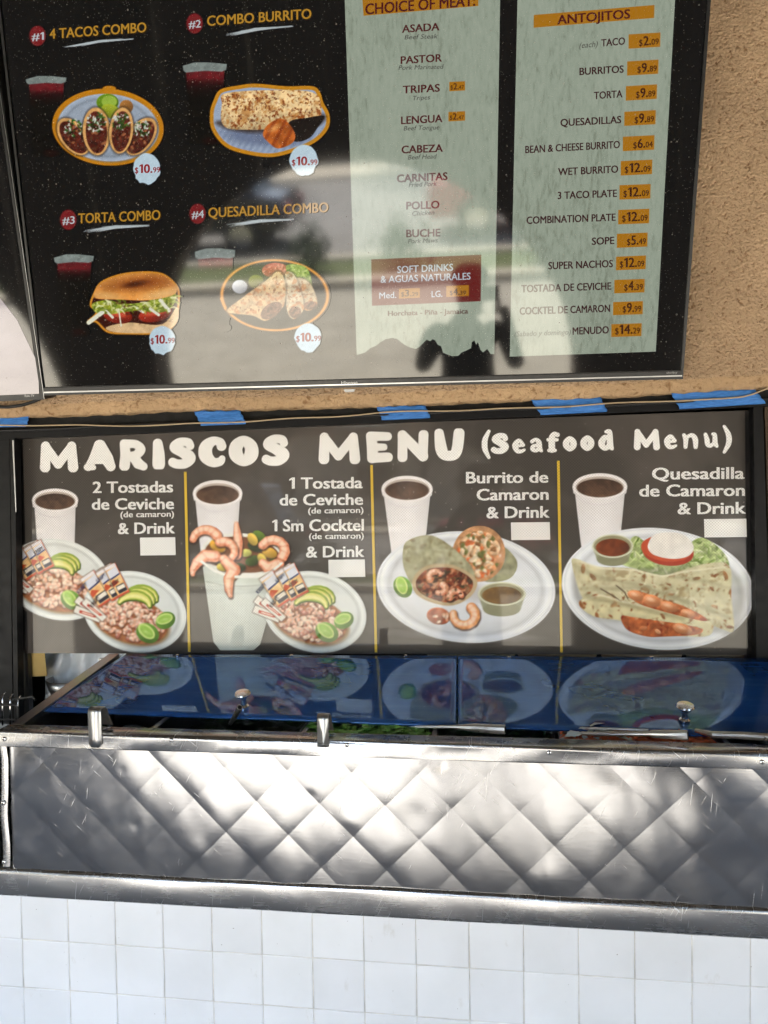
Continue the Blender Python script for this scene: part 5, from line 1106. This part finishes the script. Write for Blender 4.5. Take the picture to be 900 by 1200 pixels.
# clips hooked over the rim
def clip(px, py0, py1, wpx, label):
    c = onY(px, 860, 1.588)[0]; zt_ = onY(px, py0+12, 1.588)[2]; zb_ = onY(px, py1, 1.588)[2]; hw = wpx*1.6/900/2; V = []; Fc = []
    zt_ = onY(px, py0, 1.60)[2]; prof = [(1.5865, zb_), (1.5865, zb_+.008), (1.5868, .955), (1.5868, zt_-.010), (1.589, zt_-.003), (1.596, zt_), (1.606, zt_-.001), (1.613, zt_-.007), (1.625, zt_-.026), (1.645, .972)]
    for k, (y, z) in enumerate(prof):
        w = hw*(.55 if k == 0 else 1)
        V += [(c-w, y, z), (c+w, y, z)]
    Fc = [(2*k, 2*k+1, 2*k+3, 2*k+2) for k in range(len(prof)-1)]
    o = mesh('steel_clip', V, Fc, M_STEELD, None, True); s_ = o.modifiers.new('thickness', 'SOLIDIFY'); s_.thickness = .0028; tag(o, label, 'clip', 'bent steel clips hooked over the counter rim')
clip(111.5, 828, 876, 17, 'bent steel clip hooked over the counter rim near its left end')
clip(378.5, 836, 875.5, 14, 'bent steel clip hooked over the rim right of the left lid knob')

# utensils
def handle(pts, r, name, label, cat, flatten=True, mat=None, end=None):
    mb = MB().tube([np.array(p) for p in pts], r, 10); o = mb.build('shaft', mat or M_SATIN, None, False, True); t = empty(name, pts[-1], label, cat); o.parent = t; o.location = -Vector(pts[-1])
    if end is not None:
        p, q = np.array(pts[-2]), np.array(pts[-1]); d = (q-p)/np.linalg.norm(q-p); MB().lathe(q+d*.0004, [(end*.72, -.001), (end*.72, .0006)], d, 10).build('hollow_end', M_BLACK, t)
    return t
oz = lambda x, y, Y: tuple(onY(x, y, Y))
handle([oz(270, 848, 1.72), oz(275, 840, 1.70), oz(281, 829, 1.665)], [.005, .006, .0068], 'serving_spoon', 'short steel spoon handle sticking up beside the left lid knob', 'spoon', end=.0068)
handle([oz(410, 852, 1.80), oz(530, 852, 1.67), oz(556, 853, 1.655), oz(592, 855, 1.640)], [.003, .004, .0092, .0098], 'steel_ladle', 'steel ladle whose hollow handle lies on the rim under the lid seam', 'ladle', end=.0098)
handle([oz(640, 858, 1.75), oz(700, 860, 1.66), oz(760, 860, 1.65), oz(765, 860, 1.648), oz(806, 861.5, 1.625)], [.003, .0045, .005, .0085, .0100], 'steel_ladle', 'long steel ladle with a bright hollow handle below the right lid knob', 'ladle', end=.0100)
handle([oz(655, 853, 1.75), oz(700, 854, 1.69), oz(760, 856, 1.67)], [.003, .0035, .003], 'serving_fork', 'thin steel fork lying just behind the long ladle', 'fork')
handle([oz(815, 856, 1.69), oz(835, 861, 1.66), oz(870, 862, 1.65), oz(960, 868, 1.63)], [.004, .007, .0075, .007], 'serving_spoon', 'steel spoon lying along the rim at the right edge of the photo', 'spoon')

# wire rack and dark post at the left
rk = empty('wire_rack', onY(10, 850, 1.95), 'black wire rack standing at the left end of the counter', 'rack')
for k, xx in enumerate((3, 12, 21)):
    MB().tube([onY(xx, 850, 1.93), onY(xx, 815+k*2, 1.93), onY(xx+3, 811+k*2, 1.94)], .0022, 6).build('upright', M_CHROME, rk, True)
MB().tube([onY(-40, 826, 1.92), onY(18, 826, 1.92), onY(21, 829, 1.92), onY(22, 856, 1.92)], .003, 6).tube([onY(-40, 818, 1.95), onY(15, 820, 1.95), onY(38, 816, 1.9), onY(42, 821, 1.9)], .0032, 6).build('top_wire', M_RUBBER, rk, True)
MB().tube([onY(-40, 843, 1.92), onY(22, 843, 1.92)], .0022, 6).build('cross_wire', M_RUBBER, rk, True)
MB().box((-2.6, 1.62, .66), (XL-.03, 2.05, .80)).build('side_shelf', M_BLACK, rk)

# ------------------------------------------------------------------ tiled base
base = empty('tiled_counter_base', (-.3, 1.66, 0), 'counter base faced with square white glazed tiles under the steel ledge', 'counter base')
MB().box((-2.6, 1.6118, 0), (1.6, 2.05, .60)).build('mortar_bed', M_GROUT, base)
PT = .11346; g = .0008
def tile_mesh():
    h = PT/2-g; b = .0016; V = []
    for (s, y) in ((h, 0), (h, -.0035), (h-b*.4, -.0047), (h-b*1.5, -.0052)): V += [(-s, y, -s), (s, y, -s), (s, y, s), (-s, y, s)]
    Fc = []
    for k in range(3):
        for i in range(4): Fc.append((k*4+i, k*4+(i+1) % 4, k*4+4+(i+1) % 4, k*4+4+i))
    Fc.append((12, 13, 14, 15)); me = bpy.data.meshes.new('tile'); me.from_pydata(V, [], Fc); me.materials.append(M_TILE)
    me.polygons.foreach_set('use_smooth', [True]*12+[False]); return me
tm = tile_mesh(); rs = random.Random(4)
for r_ in range(5):
    for c_ in range(-8, 22):
        x = -1.061+(c_+.5)*PT; z = .478+.5*PT-r_*PT
        if z < .05 or x > 1.5: continue
        o = link('tile', tm, base, (x+rs.uniform(-.0003, .0003), 1.615+rs.uniform(-.0004, .0003), z+rs.uniform(-.0003, .0003)))
        o.rotation_euler = (R(rs.uniform(-.35, .35)), R(rs.uniform(-.15, .15)), R(rs.uniform(-.35, .35)))

# ------------------------------------------------------------------ the street side, seen in the screens and the steel
def car(name, loc, rz, paint, label, suv=False):
    t = empty(name, (0, 0, 0), label, 'car'); h1 = 1.72 if suv else 1.42
    body = [(-2.25, .35), (-2.3, .62), (-2.2, .92), (-1.6, 1.0), (1.2, 1.02) if suv else (.95, .98), (2.0, .88), (2.28, .7), (2.3, .35)]
    bm = MB(); n_ = 7
    secs = [(-.86, .93), (-.80, 1.0), (0, 1.02), (.80, 1.0), (.86, .93)]
    V = []; Fc = []; m_ = len(body)
    for (y, k) in secs:
        for (x, z) in body: V.append((x*(.985 if abs(y) > .82 else 1), y, .35+(z-.35)*k))
    for i in range(len(secs)-1):
        for j in range(m_): a = i*m_+j; b = i*m_+(j+1) % m_; Fc.append((a, b, b+m_, a+m_))
    Fc += [tuple(range(m_)), tuple(range(5*m_-1, 4*m_-1, -1))]
    bm.add(V, Fc).build('body', paint, t)
    roof = [(-1.75, .97), (-1.35, h1-.06), (-.9, h1), (.2, h1-.02), (.55, h1-.12), (1.15, .98)]
    V = [(x, .72*(.86 if z > 1.1 else 1), z) for x, z in roof]+[(x, -.72*(.86 if z > 1.1 else 1), z) for x, z in roof]; n = len(roof)
    MB().add(V, [tuple(range(n)), tuple(range(2*n-1, n-1, -1))]+[(i, i+n, i+1+n, i+1) for i in range(n-1)]).build('cabin', M_DARKGLASS, t)
    MB().add([(x, y, h1+.005) for x, y in ((-1.3, -.6), (.25, -.6), (.25, .6), (-1.3, .6))]+[(x, y, h1-.05) for x, y in ((-1.4, -.66), (.35, -.66), (.35, .66), (-1.4, .66))], [(0, 1, 2, 3), (4, 5, 1, 0), (5, 6, 2, 1), (6, 7, 3, 2), (7, 4, 0, 3)]).build('roof_panel', paint, t)
    for sx in (-1.42, 1.42):
        for sy in (-.86, .86):
            w_ = MB().lathe((sx, sy-.1*np.sign(sy), .33), [(.2, 0), (.33, .01), (.34, .03), (.34, .17), (.33, .2), (.2, .205)], (0, np.sign(sy), 0), 22).build('wheel', M_RUBBER, t, False, True)
            rim_ = MB().lathe((sx, sy+.1*np.sign(sy), .33), [(.05, .012), (.21, .008), (.21, 0)], (0, np.sign(sy), 0), 12).build('rim', M_CHROME, w_)
            rim_.location = (0, 0, 0); 
    for sy in (-.6, .6): MB().box((2.22, sy-.16, .62), (2.31, sy+.16, .76), .02).build('headlight', M_CHROME, t); MB().box((-2.31, sy-.16, .66), (-2.22, sy+.16, .82), .02).build('tail_light', plain('red_lens', (.4, .02, .02), .2), t)
    t.location = loc; t.rotation_euler = (0, 0, rz); return t
M_RED = plain('red_car_paint', (.75, .03, .05), .25, 0, .05, 4, .5, 0, 60, .8); M_DKP = plain('black_car_paint', (.015, .016, .018), .25, 0, .05, 4, .5, 0, 60, .8)
car('parked_car', (1.35, -11.7, -.10), 0, M_RED, 'red saloon car parked across the street, mirrored in the screen')
car('parked_car', (-5.7, -11.2, -.10), R(180), M_DKP, 'dark high car parked across the street, mirrored in the screen', True)
# trees
def tree(loc, h, rad, seed, label):
    t = empty('street_tree', loc, label, 'tree', 'trees across the street'); rs = random.Random(seed); loc = np.array(loc)
    tr = MB().tube([loc, loc+[.1, 0, h*.3], loc+[.05, .1, h*.6], loc+[.2, 0, h*.85]], [.22, .17, .11, .04], 9)
    for k in range(7): a = k*.9; b = loc+[0, 0, h*(.32+.07*k)]; tr.tube([b, b+[math.cos(a)*rad*.4, math.sin(a)*rad*.4, h*.12], b+[math.cos(a)*rad*.8, math.sin(a)*rad*.8, h*.22]], [.08, .05, .02], 6)
    tr.build('trunk', M_BARK, t, True); V = []; Fc = []
    cl = [(rs.uniform(-1, 1)*rad*.75, rs.uniform(-1, 1)*rad*.75, rs.uniform(.4, 1.0)*h, rs.uniform(.35, .6)*rad) for _ in range(16)]
    for k in range(3200):
        c = cl[k % 16]; d = np.array([rs.gauss(0, 1) for _ in range(3)]); d /= np.linalg.norm(d); p = loc+np.array(c[:3])+d*c[3]*rs.uniform(.6, 1.05); s = rs.uniform(.05, .13); u = np.array([rs.gauss(0, 1) for _ in range(3)]); u /= np.linalg.norm(u); v = np.cross(u, d)*s; n = len(V)
        V += [p-u*s, p+v*.6, p+u*s, p-v*.6]; Fc.append((n, n+1, n+2, n+3))
    mesh('crown', V, Fc, M_LEAF, t)
for i, (x, y, h, r_) in enumerate(((-9, -24, 6.5, 2.8), (-2.5, -27, 7.5, 3.2), (4, -24.5, 6, 2.6), (10, -26, 7, 3), (-17, -25, 7, 3))): tree((x, y, 0), h, r_, i, ('broad', 'tall', 'small', 'right hand', 'far left')[i]+' leafy tree across the street, mirrored in the screen')
rs = random.Random(21)
for i, (x, y) in enumerate(((-2.6, -8.1), (.9, -8.2), (-5.3, -8.2), (3.4, -8.1), (-1.2, -8.3))):
    t = empty('young_shrub', (x, y, -.02), ('young', 'right hand', 'left hand', 'far right', 'low')[i]+' green shrub in the planting strip behind the kerb', 'shrub', 'shrubs in the planting strip'); V = []; Fc = []
    for k in range(260):
        d = np.array([rs.gauss(0, .18), rs.gauss(0, .18), abs(rs.gauss(.35, .16))]); p = np.array([x, y, -.02])+d; u = np.array([rs.gauss(0, 1) for _ in range(3)])*.04; v = np.array([rs.gauss(0, 1) for _ in range(3)])*.025; n = len(V); V += [p-u, p+v, p+u, p-v]; Fc.append((n, n+1, n+2, n+3))
    mesh('foliage', V, Fc, M_LEAF, t); MB().tube([(x, y, -.02), (x+.02, y, .3)], .015, 6).build('stem', M_BARK, t)
bd = empty('street_building', (0, -32, 0), 'low cream building across the street behind the trees', 'building'); MB().box((-30, -38, 0), (30, -32, 4.2)).build('wall', plain('cream_wall', (.55, .45, .34), .9), bd); MB().box((-30.3, -38.3, 4.2), (30.3, -31.6, 4.5)).build('roof', plain('roof_edge', (.3, .14, .09), .8), bd)
for k in range(-5, 6): f_ = MB().box((k*5-1, -31.995, 1), (k*5+1, -31.9, 2.6)).build('window', M_DARKGLASS, bd)

# the photographer, whose outline the lower screen mirrors
def person():
    t = empty('person', (0, -.32, 0), 'person in dark clothes and a cap holding up a phone to photograph the menu', 'person')
    J = {'pel': ((-.08, -.38, .84), .16, .11), 'wst': ((-.08, -.37, .98), .155, .10), 'chs': ((-.08, -.36, 1.14), .18, .115), 'nk0': ((-.07, -.35, 1.27), .075, .065), 'nk1': ((-.06, -.335, 1.33), .055, .055), 'hd0': ((-.06, -.32, 1.39), .072, .085), 'hd1': ((-.06, -.32, 1.47), .080, .092), 'hd2': ((-.06, -.325, 1.53), .06, .07),
         'sl': ((-.27, -.36, 1.23), .065, .06), 'el': ((-.33, -.20, 1.06), .05, .045), 'wl': ((-.13, -.06, 1.36), .028, .028), 'pl': ((-.085, -.055, 1.43), .032, .02),
         'sr': ((.11, -.36, 1.23), .065, .06), 'er': ((.19, -.20, 1.06), .05, .045), 'wr': ((.13, -.06, 1.36), .028, .028), 'pr': ((.105, -.055, 1.43), .032, .02),
         'hl': ((-.17, -.38, .78), .095, .10), 'kl': ((-.19, -.35, .44), .06, .065), 'al': ((-.20, -.40, .09), .038, .04), 'fl': ((-.21, -.24, .035), .04, .028),
         'hr': ((.02, -.38, .78), .095, .10), 'kr': ((.04, -.35, .44), .06, .065), 'ar': ((.05, -.40, .09), .038, .04), 'fr': ((.07, -.24, .035), .04, .028)}
    E_ = [('pel', 'wst'), ('wst', 'chs'), ('chs', 'nk0'), ('nk0', 'nk1'), ('nk1', 'hd0'), ('hd0', 'hd1'), ('hd1', 'hd2'), ('chs', 'sl'), ('sl', 'el'), ('el', 'wl'), ('wl', 'pl'), ('chs', 'sr'), ('sr', 'er'), ('er', 'wr'), ('wr', 'pr'), ('pel', 'hl'), ('hl', 'kl'), ('kl', 'al'), ('al', 'fl'), ('pel', 'hr'), ('hr', 'kr'), ('kr', 'ar'), ('ar', 'fr')]
    def skin(name, J, E_, mat, root=0, sub=2):
        K = list(J); me = bpy.data.meshes.new(name); me.from_pydata([J[k][0] for k in K], [(K.index(a), K.index(b)) for a, b in E_], []); o = link(name, me, t)
        md = o.modifiers.new('skin', 'SKIN'); md.use_smooth_shade = True
        for i, k in enumerate(K): me.skin_vertices[0].data[i].radius = (J[k][1], J[k][2]); me.skin_vertices[0].data[i].use_root = (i == root)
        s = o.modifiers.new('sub', 'SUBSURF'); s.levels = sub; s.render_levels = sub; me.materials.append(mat); return o
    SK = plain('skin', (.32, .18, .12), .55); skin('body', J, E_, plain('dark_clothes', (.02, .022, .028), .85))
    for s, base in ((-1, (-.075, -.05, 1.44)), (1, (.095, -.05, 1.44))):
        for k in range(4):
            b = np.array(base)+[0, 0, .012-.016*k]; q = [b, b+[-s*.006, .022, .004], b+[-s*.022, .032, .002], b+[-s*.036, .026, 0]]; skin('finger', {str(i): (tuple(p), .0085-.001*i, .0085-.001*i) for i, p in enumerate(q)}, [('0', '1'), ('1', '2'), ('2', '3')], SK, 0, 1)
        b = np.array(base)+[0, -.01, .01]; q = [b, b+[-s*.02, -.006, .012], b+[-s*.038, -.004, .016]]; skin('thumb', {str(i): (tuple(p), .010-.001*i, .010-.001*i) for i, p in enumerate(q)}, [('0', '1'), ('1', '2')], SK, 0, 1)
    face = MB().lathe((-.06, -.245, 1.435), [(.006, -.02), (.014, -.012), (.009, .014), (.003, .022)], (0, .15, 1), 10); face.build('nose', SK, t, True)
    MB().lathe((-.06, -.325, 1.49), [(.098, 0), (.102, .02), (.094, .06), (.06, .09), (.01, .10)], (0, 0, 1), 20).build('cap', plain('cap_cloth', (.02, .02, .022), .9), t, True)
    MB().prism([(-.13, -.24, 1.498), (.01, -.24, 1.498), (-.005, -.16, 1.49), (-.115, -.16, 1.49)], (0, 0, .006)).build('cap_peak', plain('cap_cloth_2', (.02, .02, .022), .9), t)
    for s in (-1, 1): MB().lathe((-.06+s*.03, -.243, 1.46), [(.004, -.003), (.009, 0), (.004, .004)], (0, 1, 0), 10).build('eye', plain('eye_dark%d' % s, (.05, .04, .035), .2), t, True)
    MB().prism([(-.08, -.243, 1.402), (-.04, -.243, 1.402), (-.046, -.243, 1.396), (-.074, -.243, 1.396)], (0, .004, 0)).build('mouth', plain('lips', (.25, .09, .07), .5), t)
    ph = MB().box((-.07, -.046, 1.46), (.09, -.036, 1.535), .003).build('phone', M_BLACKP, None, False, True); tag(ph, 'black phone held sideways in both hands of the photographer', 'phone')
person()
